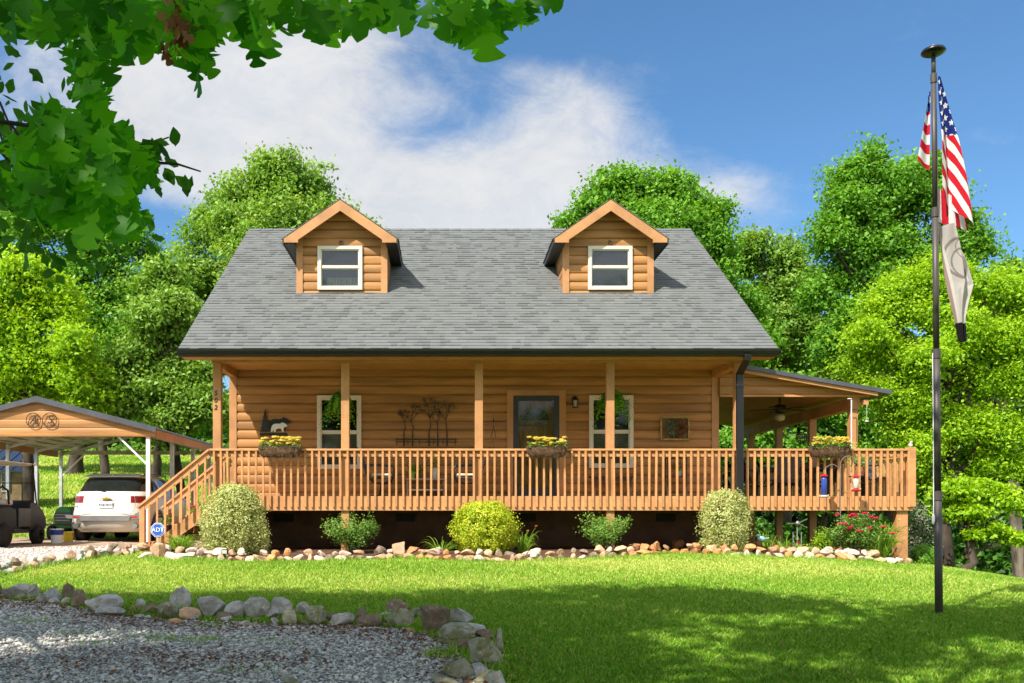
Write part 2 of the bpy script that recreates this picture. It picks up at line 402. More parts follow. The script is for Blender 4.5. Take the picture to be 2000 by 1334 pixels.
leafmat('petal_yellow', (.85, .62, .04), (.92, .80, .20), (.92, .88, .55), .3, tcol=(1, 1, .8))
leafmat('petal_red', (.65, .01, .08), (.80, .03, .18), (.90, .15, .32), .3, tcol=(1.1, .8, .9))
leafmat('petal_pink', (.70, .15, .28), (.80, .35, .45), (.85, .6, .65), .3, tcol=(1, 1, 1))
leafmat('petal_orange', (.80, .16, .01), (.90, .30, .02), (.90, .5, .05), .3, tcol=(1, 1, 1))
leafmat('tiny_pale', (.08, .16, .05), (.20, .24, .14), (.40, .36, .30), .3, tcol=(1, 1, 1))
# ================================================================== the log-sided house
YP = 17.82; YW = 19.35; ZD = 1.877; YE = 17.38; ZE = 4.66; YR = 23.63; ZR = 8.82
XL, XR = -4.53, 5.73
SL = (ZR - ZE) / (YR - YE); LEN = math.hypot(YR - YE, ZR - ZE); CS = (YR - YE) / LEN; SN = (ZR - ZE) / LEN
house = thing('log_house', 'tan log-sided house with grey shingle roof, two dormers and a long railed front porch', 'house', (.6, 19.35, .75))
COURSE = .187; ZPH = 1.80
def logs(mb, x0, x1, z0, z1, Y, b=.034, clip=None):
    k = math.floor((z0 - ZPH) / COURSE)
    while ZPH + k * COURSE < z1 - 1e-4:
        mb.rv = .5 + .28 * math.sin(k * 12.9898 + 4.1) * math.sin(k * 3.7 + Y)
        a = ZPH + k * COURSE; prev = None
        for i in range(11):
            t = i / 10; z = a + t * COURSE
            y = Y - b * math.sqrt(max(0, 1 - (2 * t - 1) ** 2)) ** .8
            zc = min(max(z, z0), z1)
            cur = (y, zc)
            if prev and cur[1] > prev[1] + 1e-6:
                xa0, xb0 = clip(prev[1], x0, x1) if clip else (x0, x1); xa1, xb1 = clip(zc, x0, x1) if clip else (x0, x1)
                mb.add([(xa0, prev[0], prev[1]), (xb0, prev[0], prev[1]), (xb1, cur[0], zc), (xa1, cur[0], zc)], [(0, 1, 2, 3)])
            prev = cur
        k += 1
    return mb
# ---- front wall with its openings
WL = (WX(620, YW), WX(706, YW), WZ(916, YW), WZ(773, YW)); WR = (WX(1150, YW), WX(1236, YW), WZ(914, YW), WZ(773, YW))
DO = (WX(990, YW), WX(1105, YW), ZD, WZ(763, YW))
mb = MB(); zt = 4.56
cuts = [XL + .15, WL[0], WL[1], DO[0], DO[1], WR[0], WR[1], XR - .15]
for i in range(0, 8, 2): logs(mb, cuts[i], cuts[i + 1], ZD, zt, YW)
for o_ in (WL, WR): logs(mb, o_[0], o_[1], ZD, o_[2], YW); logs(mb, o_[0], o_[1], o_[3], zt, YW)
logs(mb, DO[0], DO[1], DO[3], zt, YW)
mb.build('front_wall', 'siding', house, True)
mb = MB()
for s_ in (XL + .02, XR - .10):       # side walls and their gable ends
    mb.prism([(YW + .02, 1.8), (28.0, 1.8), (28.0, 4.5), (YR, 8.2 - .05), (YW + .02, 5.5)], 'x', s_, s_ + .08)
mb.box(XL, XR, 28.0, 28.1, 1.8, 4.6); mb.build('side_wall', 'siding', house, True)
mb = MB(); mb.box(XL, XR, YW + .06, YW + .2, .3, 1.80); mb.box(XL, XL + .2, YW + .2, 28, .3, 1.8); mb.box(XR - .2, XR, YW + .2, 28, .1, 1.8); mb.build('foundation', 'foundation', house, True)
for xx in (535, 773, 1010, 1283):
    mb = MB(); x0 = WX(xx, YW); mb.box(x0, x0 + .40, YW + .03, YW + .06, WZ(1019, YW), WZ(1003, YW))
    for k in range(4): mb.box(x0 + .02, x0 + .38, YW + .018, YW + .03, WZ(1018, YW) + k * .042, WZ(1018, YW) + k * .042 + .012)
    mb.build('foundation_vent', 'vent', house, True)
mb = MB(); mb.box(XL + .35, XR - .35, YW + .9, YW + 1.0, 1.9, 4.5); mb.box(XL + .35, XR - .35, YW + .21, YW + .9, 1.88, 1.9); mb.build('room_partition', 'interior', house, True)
for x0, x1 in ((XL, XL + .155), (XR - .15, XR)):
    MB().box(x0, x1, YW - .045, YW + .02, ZD, 4.56).build('corner_board', 'trim', house, True)
# ---- roof
def slope(s_, h, x): return (x, YE + s_ * CS - h * SN, ZE + s_ * SN + h * CS)
X0, X1 = -5.02, 6.26
mb = MB(); t_ = .15
mb.prism([(YE, ZE - .01), (YR, ZR - .01), (2 * YR - YE, ZE - .01), (2 * YR - YE, ZE - .01 - t_), (YR, ZR - .01 - t_), (YE, ZE - .01 - t_)], 'x', X0, X1)
roof = mb.build('roof', 'drip', house, True)
rng = random.Random(3); mb = MB(); nco = 52; e_ = LEN / nco
for i in range(nco):
    x = X0 - .02 - rng.random() * .1
    while x < X1 + .02:
        w_ = rng.choice((.08, .12, .15, .2, .26)) * rng.uniform(.85, 1.1); xa = max(x, X0 - .02); xb = min(x + w_, X1 + .02)
        if xb > xa + .005:
            th = rng.choice((.012, .012, .018)) + rng.uniform(0, .002); lo = i * e_ - .012; hi = (i + 1) * e_
            g = min(1, max(0, rng.gauss(.60 if th < .014 else .40, .10)))
            mb.hexa([slope(lo, 0, xa), slope(lo, 0, xb), slope(hi, 0, xb), slope(hi, 0, xa), slope(lo, th, xa), slope(lo, th, xb), slope(hi, .004, xb), slope(hi, .004, xa)], g)
        x += w_
for k in range(38):        # ridge caps
    x = X0 + k * .30; xb = min(x + .30, X1 + .02); g = rng.uniform(.2, .6); th = .026
    for sg in (1, -1):
        def q(x_, s_, h): p = slope(LEN - s_, h, x_); return (p[0], p[1] if sg > 0 else 2 * YR - p[1], p[2])
        mb.hexa([q(x, .16, .003), q(xb, .16, .003), q(xb, -.004, .003), q(x, -.004, .003), q(x, .16, th * .6), q(xb, .16, th), q(xb, -.006, th), q(x, -.006, th * .6)], g)
mb.build('shingles', 'shingle', roof, True)
mb = MB(); mb.hexa([(X0 - .02, YR, ZR), (X1 + .02, YR, ZR), (X1 + .02, 2 * YR - YE, ZE), (X0 - .02, 2 * YR - YE, ZE), (X0 - .02, YR, ZR + .015), (X1 + .02, YR, ZR + .015), (X1 + .02, 2 * YR - YE, ZE + .015), (X0 - .02, 2 * YR - YE, ZE + .015)])
mb.build('rear_shingles', 'shingle', roof, True)
# gutter (a real trough), soffit, beam
mb = MB(); gp = [(YE - .01, 4.625), (YE - .01, 4.525), (YE - .085, 4.522), (YE - .095, 4.56), (YE - .13, 4.60), (YE - .135, 4.632), (YE - .12, 4.632), (YE - .105, 4.60), (YE - .08, 4.56), (YE - .075, 4.535), (YE - .02, 4.535), (YE - .02, 4.625)]
mb.prism(gp, 'x', X0 - .02, X1 + .02); mb.build('gutter', 'black_metal', house, True)
MB().box(X0, X1, YE - .005, YE + .02, 4.535, 4.66 - .008).build('fascia_board', 'trim', house, True)
MB().box(X0 + .01, X1 - .01, YE + .02, YP, 4.515, 4.535).build('soffit', 'soffit', house, True)
MB().box(XL + .0, XR + .02, YP, YP + .16, 4.475, 4.565).build('porch_beam', 'trim', house, True)
MB().box(XL + .05, XR - .05, YP + .16, YW - .04, 4.555, 4.58).build('porch_ceiling', 'soffit', house, True)
for x0 in (XL, XR - .15):
    MB().box(x0, x0 + .15, YP + .16, YW - .045, 4.40, 4.556).build('ceiling_beam', 'trim', house, True)
for xo in (X0, X1 - .5): MB().box(xo, xo + .5, YP, YP + .02, 4.537, 4.60).build('eave_return', 'trim', house, True)
# downspout at the porch corner
mb = MB(); xd = WX(1445, 17.62)
mb.beam((WX(1461, 17.3), 17.30, 4.54), (WX(1459, 17.3), 17.32, 4.42), .13, .09, (0, 1, 0)); mb.beam((WX(1460, 17.3), 17.31, 4.46), (xd, 17.63, 4.22), .125, .085, (0, 1, 0))
mb.box(xd - .065, xd + .065, 17.585, 17.67, .95, 4.25); mb.box(xd - .07, xd + .07, 17.58, 17.675, 3.95, 4.02); mb.box(xd - .07, xd + .07, 17.58, 17.675, 1.8, 1.84)
mb.build('downspout', 'black_metal', house, True, bevel=.012)
# ---- posts, deck, rails
for i, xp in enumerate((423.5, 674, 935.5, 1192.5, 1443.5)):
    xc = WX(xp, YP); wv = .078
    p = MB().box(xc - wv, xc + wv, YP, YP + .15, gzf(xc, YP) - .15, 4.475).build('porch_post', 'trim', house, True, bevel=.008)
MB().box(XL, 9.0, YP + .001, YW + .3, ZD - .045, ZD).join(MB().box(XR, 9.0, YW + .3, 27.2, ZD - .045, ZD)).build('deck_floor', 'deckwood', house, True)
mb = MB()
for k in range(34):
    x = XL + .1 + k * .4
    if x < 8.9: mb.box(x, x + .04, YP + .01, (YW + .05) if x < XR else 27.1, ZD - .235, ZD - .046)
mb.build('deck_joists', 'deckwood', house, True)
MB().box(XL - .03, 9.02, YP - .042, YP - .001, WZ(997, YP), ZD + .01).build('rim_board', 'deckwood', house, True)
MB().box(8.985, 9.025, YP, 27.2, 1.615, ZD + .01).build('rim_board', 'deckwood', house, True)
ZRT = 2.80
rail = MB().box(XL - .03, 9.0, YP - .075, YP + .075, ZRT - .04, ZRT).build('porch_railing', 'deckwood', house, True, bevel=.006)
MB().box(XL, 9.0, YP - .03, YP - .002, ZRT - .15, ZRT - .075).build('lower_rail', 'deckwood', rail, True)
MB().box(XL, 9.0, YP - .003, YP + .03, ZRT - .075, ZRT - .04).build('rail_backing', 'deckwood', rail, True)
rng = random.Random(5); n_b = 0
xb_ = XL + .07; proto = None
while xb_ < 8.93:
    if not any(abs(xb_ - q_) < .02 for q_ in (9,)):
        if proto is None:
            proto = MB().prism([(-.019, -.019), (.019, -.019), (.019, .019), (-.019, .019)], 'z', -.54, .54)
            # lower end cut on the slant, as the shadows under each one show
            proto = proto.build('baluster', 'deckwood', rail); ob = proto
        else:
            ob = proto.copy(); C.objects.link(ob); ob.parent = rail
        ob.location = Vector((xb_ + rng.uniform(-.006, .006), YP - .0625, 2.215)) - house.location
        ob.rotation_euler = (0, rng.gauss(0, .007), rng.uniform(-.03, .03)); n_b += 1
    xb_ += .1352
# corner newel and side railing
MB().box(8.93, 9.06, YP - .085, YP + .09, WZ(990, YP), ZRT + .025).build('corner_newel', 'deckwood', house, True, bevel=.008)
MB().box(8.73, 8.95, YP + .01, YP + .2, gzf(8.8, YP) - .2, ZD - .05).build('deck_post', 'trim', house, True, bevel=.008)
side = MB().box(8.94, 9.08, YP + .09, 27.2, ZRT - .04, ZRT).join(MB().box(8.99, 9.02, YP + .09, 27.2, ZRT - .15, ZRT - .075)).join(MB().box(5.8, 9.0, 27.15, 27.25, ZRT - .04, ZRT)).build('side_railing', 'deckwood', house, True)
mb = MB(); y = YP + .2
while y < 27.1: mb.box(9.028, 9.066, y, y + .038, 1.68, ZRT - .04); y += .14
x = 5.9
while x < 8.95: mb.box(x, x + .038, 27.2, 27.238, 1.68, ZRT - .04); x += .14
o_ = mb.build('side_balusters', 'deckwood', side, True); o_['kind'] = 'stuff'
# ---- side porch roof
for yy in (19.35, 21.5, 23.65, 25.8):
    MB().box(8.50, 8.66, yy, yy + .15, gzf(8.6, yy) - .2, 3.74).build('side_porch_post', 'trim', house, True)
for xx_, yy in ((6.2, 21.5), (7.4, 22.6), (6.2, 24.6), (7.4, 25.8)):
    MB().box(xx_, xx_ + .16, yy, yy + .15, gzf(xx_, yy) - .2, ZD - .05).build('deck_post', 'trim', house, True)
MB().box(8.50, 8.68, 19.3, 27.0, 3.735, 3.975).build('side_beam', 'trim', house, True)
MB().box(XR, 8.87, 19.24, 19.30, 3.985, 4.03).build('front_beam', 'trim', house, True)
def cl(z, a, b): return (a, min(b, 9.0 - max(0, z - 4.06) / .172))
mb = MB(); ZPH = 4.03 - COURSE * 10; logs(mb, XR, 8.95, 4.03, 4.60, 19.27, .03, cl); mb.prism([(XR, 4.03), (8.95, 4.03), (XR, 4.58)], 'y', 19.285, 19.34)
mb.build('side_porch_gable', 'siding', house, True)
def shed(x, h): return 4.665 - (x - XR) * .172 + h
def shedq(x0, x1, y0, y1, h0, h1): return [(x0, y0, shed(x0, h0)), (x1, y0, shed(x1, h0)), (x1, y1, shed(x1, h0)), (x0, y1, shed(x0, h0)), (x0, y0, shed(x0, h1)), (x1, y0, shed(x1, h1)), (x1, y1, shed(x1, h1)), (x0, y1, shed(x0, h1))]
mb = MB().hexa(shedq(XR + .01, 9.22, 19.02, 27.3, -.055, 0)); 
for k in range(13): y = 19.02 + k * .65; mb.hexa(shedq(XR + .01, 9.22, y, y + .03, 0, .03))
mb.build('side_porch_roof', 'metal_roof', house, True)
MB().hexa(shedq(XR + .01, 8.95, 19.06, 19.12, -.13, -.056)).build('rake_board', 'trim', house, True)
MB().hexa(shedq(XR + .01, 8.9, 19.32, 27.2, -.10, -.07)).build('side_porch_ceiling', 'soffit', house, True)
# ---- stairs at the left end
xs0, xs1, zs0 = -5.83, XL, gzf(-5.9, 18.2)
def stringer(sy): return MB().hexa([(xs0 - .06, sy, zs0 - .02), (xs0 + .25, sy, zs0 - .02), (xs0 + .25, sy + .045, zs0 - .02), (xs0 - .06, sy + .045, zs0 - .02), (xs1 - .02, sy, ZD - .05), (xs1, sy, ZD - .34), (xs1, sy + .045, ZD - .34), (xs1 - .02, sy + .045, ZD - .05)])
stairs = stringer(17.80).build('stairs', 'deckwood', house, True); stringer(19.22).build('stair_stringer', 'deckwood', stairs, True)
for k in range(5):
    x = xs0 + .04 + k * .262; z = zs0 + (k + 1) * (ZD - zs0) / 6
    MB().box(x - .03, x + .26, 17.83, 19.24, z - .038, z).join(MB().box(x - .0, x + .02, 17.85, 19.2, z - .18, z - .039)).build('stair_tread', 'deckwood', stairs, True)
for sy, nb in ((17.76, 8), (19.28, 8)):
    MB().box(-5.885, -5.785, sy - .045, sy + .055, zs0 - .1, 1.70).build('newel_post', 'deckwood', stairs, True, bevel=.006)
    hr = MB()
    hr.beam((-5.93, sy, 1.66), (XL - .02, sy, ZRT - .02), .135, .036); hr.beam((-5.80, sy - .02, 1.66), (XL - .02, sy - .02, ZRT - .13), .03, .085)
    hr.build('stair_rail', 'deckwood', stairs, True)
    for k in range(nb):
        t = (k + .7) / (nb + .2); x = -5.80 + t * 1.26; zt_ = 1.66 + t * 1.06 - .02
        MB().box(x - .019, x + .019, sy - .062, sy - .036, zt_ - .88, zt_).build('stair_baluster', 'deckwood', stairs, True)
# ---- windows and door
def window(x0, x1, z0, z1, Y, name='window', fm='window_frame', gm='glass', fw=.075, parent=house, blind=False, curtain=False, mull=.5):
    m = MB(); y0, y1 = Y - .075, Y + .03
    m.box(x0, x1, y0, y1, z1 - fw, z1); m.box(x0, x1, y0, y1, z0, z0 + fw); m.box(x0, x0 + fw, y0, y1, z0 + fw, z1 - fw); m.box(x1 - fw, x1, y0, y1, z0 + fw, z1 - fw)
    wnd = m.build(name, fm, parent, True)
    zm = z0 + (z1 - z0) * mull; m = MB(); g0 = Y - .03; f2 = .022
    a, b, c, d = x0 + fw, x1 - fw, z0 + fw, z1 - fw
    m.box(a, b, g0 - .015, g0 + .02, zm - .018, zm + .018)
    for q0, q1, yy in ((c, zm - .018, g0 + .004), (zm + .018, d, g0 - .012)):
        m.box(a, b, yy, yy + .02, q0, q0 + f2); m.box(a, b, yy, yy + .02, q1 - f2, q1); m.box(a, a + f2, yy, yy + .02, q0 + f2, q1 - f2); m.box(b - f2, b, yy, yy + .02, q0 + f2, q1 - f2)
    m.build('sash', fm, wnd, True)
    m = MB(); m.box(a, b, g0 + .012, g0 + .016, c, d); m.build('pane', gm, wnd, True)
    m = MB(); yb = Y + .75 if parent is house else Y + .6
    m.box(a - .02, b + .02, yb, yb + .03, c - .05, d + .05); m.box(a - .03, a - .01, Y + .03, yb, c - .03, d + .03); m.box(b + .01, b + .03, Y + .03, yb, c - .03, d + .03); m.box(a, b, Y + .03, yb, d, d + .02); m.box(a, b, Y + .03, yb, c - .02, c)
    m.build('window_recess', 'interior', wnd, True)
    if blind:
        m = MB(); z = c + .01
        while z < c + (d - c) * blind: m.box(a + .01, b - .01, Y + .035, Y + .05, z, z + .026); z += .034
        m.build('blind', 'blind', wnd, True)
    if curtain:
        vs_ = []; n = 90
        for i in range(n + 1):
            t = i / n; x = a + .10 + (b - a - .12) * t; y = Y + .06 + .018 * math.sin(t * 70) + .008 * math.sin(t * 31)
            vs_ += [(x, y, c), (x, y, c + .22 + .006 * math.sin(t * 40))]
        m = MB(); m.add(vs_, [(2 * i, 2 * i + 2, 2 * i + 3, 2 * i + 1) for i in range(n)]); m.build('curtain', 'curtain', wnd, True)
    return wnd
window(*WL, YW, blind=.52); window(*WR, YW, blind=.5)
dx0, dx1 = WX(1002, YW), WX(1092, YW); dz1 = WZ(773, YW); m = MB()
m.box(DO[0], dx0, YW - .055, YW + .02, ZD, DO[3]); m.box(dx1, DO[1], YW - .055, YW + .02, ZD, DO[3]); m.box(dx0, dx1, YW - .055, YW + .02, dz1, DO[3])
door = m.build('front_door', 'trim', house, True); door['label'] = 'wooden front door behind a charcoal storm door'
m = MB(); fwd = .105
m.box(dx0, dx0 + fwd, YW - .05, YW - .005, ZD, dz1); m.box(dx1 - fwd, dx1, YW - .05, YW - .005, ZD, dz1); m.box(dx0 + fwd, dx1 - fwd, YW - .05, YW - .005, dz1 - .105, dz1); m.box(dx0 + fwd, dx1 - fwd, YW - .05, YW - .005, ZD, ZD + .2)
m.box(dx0 + fwd, dx1 - fwd, YW - .03, YW - .01, 3.38, 3.41); m.build('storm_door', 'storm_frame', door, True, bevel=.006)
MB().box(dx0 + fwd, dx1 - fwd, YW - .022, YW - .018, ZD + .2, dz1 - .105).build('storm_glass', 'glass', door, True)
m = MB(); xa, xb = dx0 + .06, dx1 - .06; m.box(xa, xb, YW + .10, YW + .14, ZD, dz1 - .02)
xm = (xa + xb) / 2
for (a, b) in ((xa + .10, xm - .04), (xm + .04, xb - .10)):
    for c, d in ((ZD + .18, ZD + .75), (ZD + .88, ZD + 1.48)):
        m.box(a, b, YW + .088, YW + .10, c, c + .02); m.box(a, b, YW + .088, YW + .10, d - .02, d); m.box(a, a + .02, YW + .088, YW + .10, c + .02, d - .02); m.box(b - .02, b, YW + .088, YW + .10, c + .02, d - .02)
m.build('door_slab', 'door_wood', door, True)
m = MB(); pts = [(xm + .30 * math.cos(math.pi * k / 14), ZD + 1.62 + .27 * math.sin(math.pi * k / 14)) for k in range(15)]; m.prism(pts, 'y', YW + .082, YW + .10); m.build('fanlight', 'glass_dormer', door, True)
m = MB(); m.tube([(p[0], YW + .08, p[1]) for p in pts] + [(pts[0][0], YW + .08, pts[0][1])], .012, 5)
for k in (3, 5, 7, 9, 11): m.tube([(xm, YW + .08, ZD + 1.62), (pts[k][0], YW + .08, pts[k][1])], .006, 4)
m.build('fanlight_bars', 'beige', door, True)
m = MB(); m.tube([(dx0 + .05, YW - .09, ZD + 1.02), (dx0 + .05, YW - .09, ZD + .90)], .012, 6); m.box(dx0 + .03, dx0 + .07, YW - .09, YW - .05, ZD + .93, ZD + .99); m.build('handle', 'black_metal', door, True)
# ---- dormers
def dormer(xc, seed):
    Yd = 19.85; hw = .965; z0 = 6.22; zsp = 7.47; zpk = 8.19; ov = 1.19; Yf = 19.50
    s = (zpk - 7.37) / ov
    def sid(x, x0, x1): return (max(x0, xc - (zpk - x) / s + .0), min(x1, xc + (zpk - x) / s))
    global ZPH
    ZPH = 6.345 - COURSE * 4 + .0
    m = MB(); wz0, wz1 = WZ(567, Yd), WZ(482, Yd); wx0, wx1 = xc - .483 - .01, xc + .483 - .01
    if seed: wx0, wx1 = WX(1148, Yd), WX(1234, Yd)
    else: wx0, wx1 = WX(621, Yd), WX(708, Yd)
    logs(m, xc - hw, wx0, z0, wz1, Yd); logs(m, wx1, xc + hw, z0, wz1, Yd); logs(m, wx0, wx1, z0, wz0, Yd)
    logs(m, xc - hw, xc + hw, wz1, zpk - .06, Yd, .034, sid)
    d = m.build('dormer', 'siding', house, True)
    m = MB()
    for sg in (-1, 1):
        xa = xc + sg * hw; xb = xc + sg * (hw - .05); m.prism([(Yd, 6.20), (Yd + 2.4, 7.75), (Yd + 2.4, 7.6), (Yd, 7.55)], 'x', min(xa, xb), max(xa, xb))
        for k in range(7): 
            zz = 6.35 + k * .187
            if zz < 7.4: m.box(min(xa, xa + sg * .006), max(xa, xa + sg * .006), Yd, Yd + .02 + max(0, (zz - 6.15) / SL), zz, zz + .165)
    m.build('dormer_side_wall', 'siding', d, True)
    for sg in (-1, 1):
        xa = xc + sg * (hw + .012); xb = xc + sg * (hw - .125); MB().box(min(xa, xb), max(xa, xb), Yd - .052, Yd + .06, z0 - .02, 7.56).build('dormer_corner_board', 'trim', d, True)
    m = MB(); Yb = 23.1; rs = random.Random(seed)
    for sg in (-1, 1):
        xa = xc + sg * ov
        m.hexa([(xc, Yf, zpk - .10), (xa, Yf, zpk - .10 - s * ov), (xa, Yb, zpk - .10 - s * ov), (xc, Yb, zpk - .10), (xc, Yf, zpk), (xa, Yf, zpk - s * ov), (xa, Yb, zpk - s * ov), (xc, Yb, zpk)])
    droof = m.build('dormer_roof', 'soffit', d, True)
    m = MB(); L = math.hypot(ov + .03, s * (ov + .03)); nc = 10; cx = (ov + .03) / L; cz = s * (ov + .03) / L
    for sg in (-1, 1):
        for i in range(nc):
            y = Yf - .03
            while y < Yb:
                w_ = rs.choice((.12, .18, .25, .3)); g = min(1, max(0, rs.gauss(.45, .2))); yb = min(y + w_, Yb); th = rs.choice((.01, .018)) + .006
                l0 = L - i * L / nc + .012; l1 = L - (i + 1) * L / nc
                def q(l, h, yy): return (xc + sg * (l * cx + h * cz), yy, zpk - l * cz + h * cx)
                m.hexa([q(l0, .001, y), q(l0, .001, yb), q(l1, .001, yb), q(l1, .001, y), q(l0, th, y), q(l0, th, yb), q(l1, .006, yb), q(l1, .006, y)], g); y += w_
    m.build('dormer_shingles', 'shingle', d, True)
    m = MB(); rb = .20; yy0, yy1 = Yf - .025, Yf + .012; o2 = ov
    k = rb
    for sg in (-1, 1):
        a = [(xc, zpk - .012), (xc + sg * o2, zpk - .012 - s * o2), (xc + sg * o2, zpk - .02 - s * o2 - .075), (xc + sg * (o2 - .30), zpk - .02 - s * o2 - .075), (xc + sg * (o2 - .30), zpk - .012 - s * (o2 - .30) - rb * 1.15), (xc, zpk - .012 - rb * 1.15)]
        m.prism(a if sg > 0 else a[::-1], 'y', yy0, yy1)
    m.build('rake_board', 'trim', d, True)
    for sg in (-1, 1):
        m = MB(); xa = xc + sg * (ov + .028); xb = xc + sg * (ov + .002); m.box(min(xa, xb), max(xa, xb), Yf - .03, Yb - .9, zpk - s * ov - .13, zpk - s * ov - .012)
        xa = xc + sg * ov; xb = xc + sg * hw; m.box(min(xa, xb), max(xa, xb), Yf + .013, Yd + 2.2, zpk - s * ov - .115, zpk - s * ov - .098); m.build('dormer_eave', 'dark_metal', d, True)
    wn = window(wx0, wx1, wz0, wz1, Yd, 'dormer_window', 'window_frame_white', 'glass_dormer', .07, d, curtain=not seed, mull=.52)
    m = MB(); xq = WX(1191 if seed else 667, Yd); m.tube([(xq + .035 * math.cos(a), Yd - .05, wz1 + .07 + .035 * math.sin(a)) for a in np.linspace(0, 5.5, 10)] + [(xq + .06, Yd - .05, wz1 + .02)], .007, 5); m.tube([(xq - .04, Yd - .05, wz1 + .13), (xq + .03, Yd - .05, wz1 + .10)], .006, 4)
    m.build('hook', 'dark_metal', d, True)
    return d
dormer(WX(664.5, 19.5), 0); dormer(WX(1193, 19.5), 1)
ZPH = 1.80
# ================================================================== ground
def ground_mat():
    m, t, out = new_mat('lawn'); tc = t.node('ShaderNodeTexCoord').outputs['Object']
    a = t.mix(t.mr(t.noise(tc, .45, 5, .6, .4), .38, .66), (.19, .32, .03, 1), (.34, .39, .08, 1))
    a = t.mix(t.mr(t.noise(tc, 9., 6, .7), .4, .75, 0, .7), a, (.05, .10, .012, 1))
    a = t.mix(t.mr(t.noise(tc, .16, 3, .5, .8), .63, .74, 0, .8), a, (.34, .17, .07, 1))
    b = t.node('ShaderNodeBsdfPrincipled'); t.l.new(a, b.inputs['Base Color']); b.inputs['Roughness'].default_value = 1; b.inputs['Specular IOR Level'].default_value = .1
    bp = t.node('ShaderNodeBump'); bp.inputs['Strength'].default_value = 1; bp.inputs['Distance'].default_value = .05
    t.l.new(t.noise(tc, 25, 6, .8), bp.inputs['Height']); t.l.new(bp.outputs[0], b.inputs['Normal']); t.l.new(b.outputs[0], out.inputs[0])
ground_mat()
def axis(lo, hi, c, fine, grow=1.12):
    a = [c]; st = fine
    while a[-1] < hi: a.append(a[-1] + st); st *= grow if abs(a[-1] - c) > 14 else 1
    b = [c]; st = fine
    while b[-1] > lo: b.append(b[-1] - st); st *= grow if abs(b[-1] - c) > 14 else 1
    return np.array(b[::-1][:-1] + a)
gx = axis(-500, 500, 0, .4); gy = axis(-60, 700, 14, .4)
XX, YY = np.meshgrid(gx, gy); ZZ = gz(XX, YY); V = np.stack([XX.ravel(), YY.ravel(), ZZ.ravel()], 1)
nx, ny = len(gx), len(gy); idx = np.arange(nx * ny).reshape(ny, nx)
Fc = np.stack([idx[:-1, :-1].ravel(), idx[:-1, 1:].ravel(), idx[1:, 1:].ravel(), idx[1:, :-1].ravel()], 1)
o = fast_mesh('ground', V, Fc, np.full(len(V), .5), 'lawn', smooth=True); o['kind'] = 'structure'
def sheet(name, poly, h, mat, cell=.1, kind='structure'):
    """a surface lying h above the ground inside a polygon"""
    p = np.array(poly); xs = np.arange(p[:, 0].min(), p[:, 0].max() + cell, cell); ys = np.arange(p[:, 1].min(), p[:, 1].max() + cell, cell)
    X, Y = np.meshgrid(xs, ys); ins = inpoly(X[:-1, :-1] + cell / 2, Y[:-1, :-1] + cell / 2, poly)
    idx = np.arange(X.size).reshape(X.shape)
    f = np.stack([idx[:-1, :-1][ins], idx[:-1, 1:][ins], idx[1:, 1:][ins], idx[1:, :-1][ins]], 1)
    used, inv = np.unique(f, return_inverse=True); V = np.stack([X.ravel()[used], Y.ravel()[used], gz(X, Y).ravel()[used] + h], 1)
    ob = fast_mesh(name, V, inv.reshape(f.shape), np.full(len(V), .5), mat, smooth=True); ob['kind'] = kind; return ob
def gravel_mat(name, c, c2, sc):
    m, t, out = new_mat(name); tc = t.node('ShaderNodeTexCoord').outputs['Object']
    vo = t.node('ShaderNodeTexVoronoi'); vo.inputs['Scale'].default_value = sc; t.l.new(tc, vo.inputs['Vector'])
    a = t.mix(t.mr(vo.outputs['Color'], .1, .9), (*c, 1), (*c2, 1)); a = t.mix(t.mr(vo.outputs['Distance'], .3, .7, 0, .8), a, (.07, .06, .055, 1))
    a = t.mix(t.mr(t.noise(tc, 1.1, 6, .7, 1.), .55, .72, 0, .8), a, (.09, .055, .035, 1))
    b = t.node('ShaderNodeBsdfPrincipled'); t.l.new(a, b.inputs['Base Color']); b.inputs['Roughness'].default_value = .95
    bp = t.node('ShaderNodeBump'); bp.invert = True; bp.inputs['Strength'].default_value = 1; bp.inputs['Distance'].default_value = .03; t.l.new(vo.outputs['Distance'], bp.inputs['Height']); t.l.new(bp.outputs[0], b.inputs['Normal'])
    t.l.new(b.outputs[0], out.inputs[0])
gravel_mat('gravel_near', (.34, .32, .28), (.60, .58, .52), 34); gravel_mat('gravel_far', (.50, .44, .38), (.72, .66, .60), 22)
# rows of border stones, traced on the ground through the photograph
NEAR_PX = [(-60, 1166), (0, 1172), (60, 1178), (120, 1184), (200, 1200), (270, 1210), (330, 1213), (450, 1217), (560, 1222), (680, 1224), (760, 1228), (820, 1240), (870, 1262), (915, 1285), (945, 1310), (960, 1345), (955, 1400)]
DRIVE_PX = [(-60, 1134), (0, 1126), (50, 1114), (100, 1107), (150, 1098), (210, 1088), (270, 1080)]
BED_PX = [(286, 1092), (340, 1094), (400, 1096), (500, 1099), (600, 1098), (700, 1096), (780, 1093), (850, 1095), (950, 1099), (1050, 1098), (1130, 1094), (1200, 1091), (1260, 1086), (1340, 1083), (1400, 1086), (1470, 1089), (1560, 1091), (1640, 1095), (1720, 1100), (1795, 1106)]
near = [G(*p) for p in NEAR_PX]; drive = [G(*p) for p in DRIVE_PX]; bed = [G(*p) for p in BED_PX]
gravel_poly = [(p.x, p.y) for p in near] + [(.8, 2.), (-16, 2.), (-16, near[0].y)]
drive_poly = [(p.x, p.y) for p in drive] + [(-5.8, 18.0), (-5.9, 20.6), (-30, 20.6), (-30, drive[0].y)]
pad_poly = [(-5.95, 18.9), (-4.6, 19.3), (-4.9, 31), (-15, 31), (-15, 20.3), (-10, 19.6), (-7.6, 19.2)]
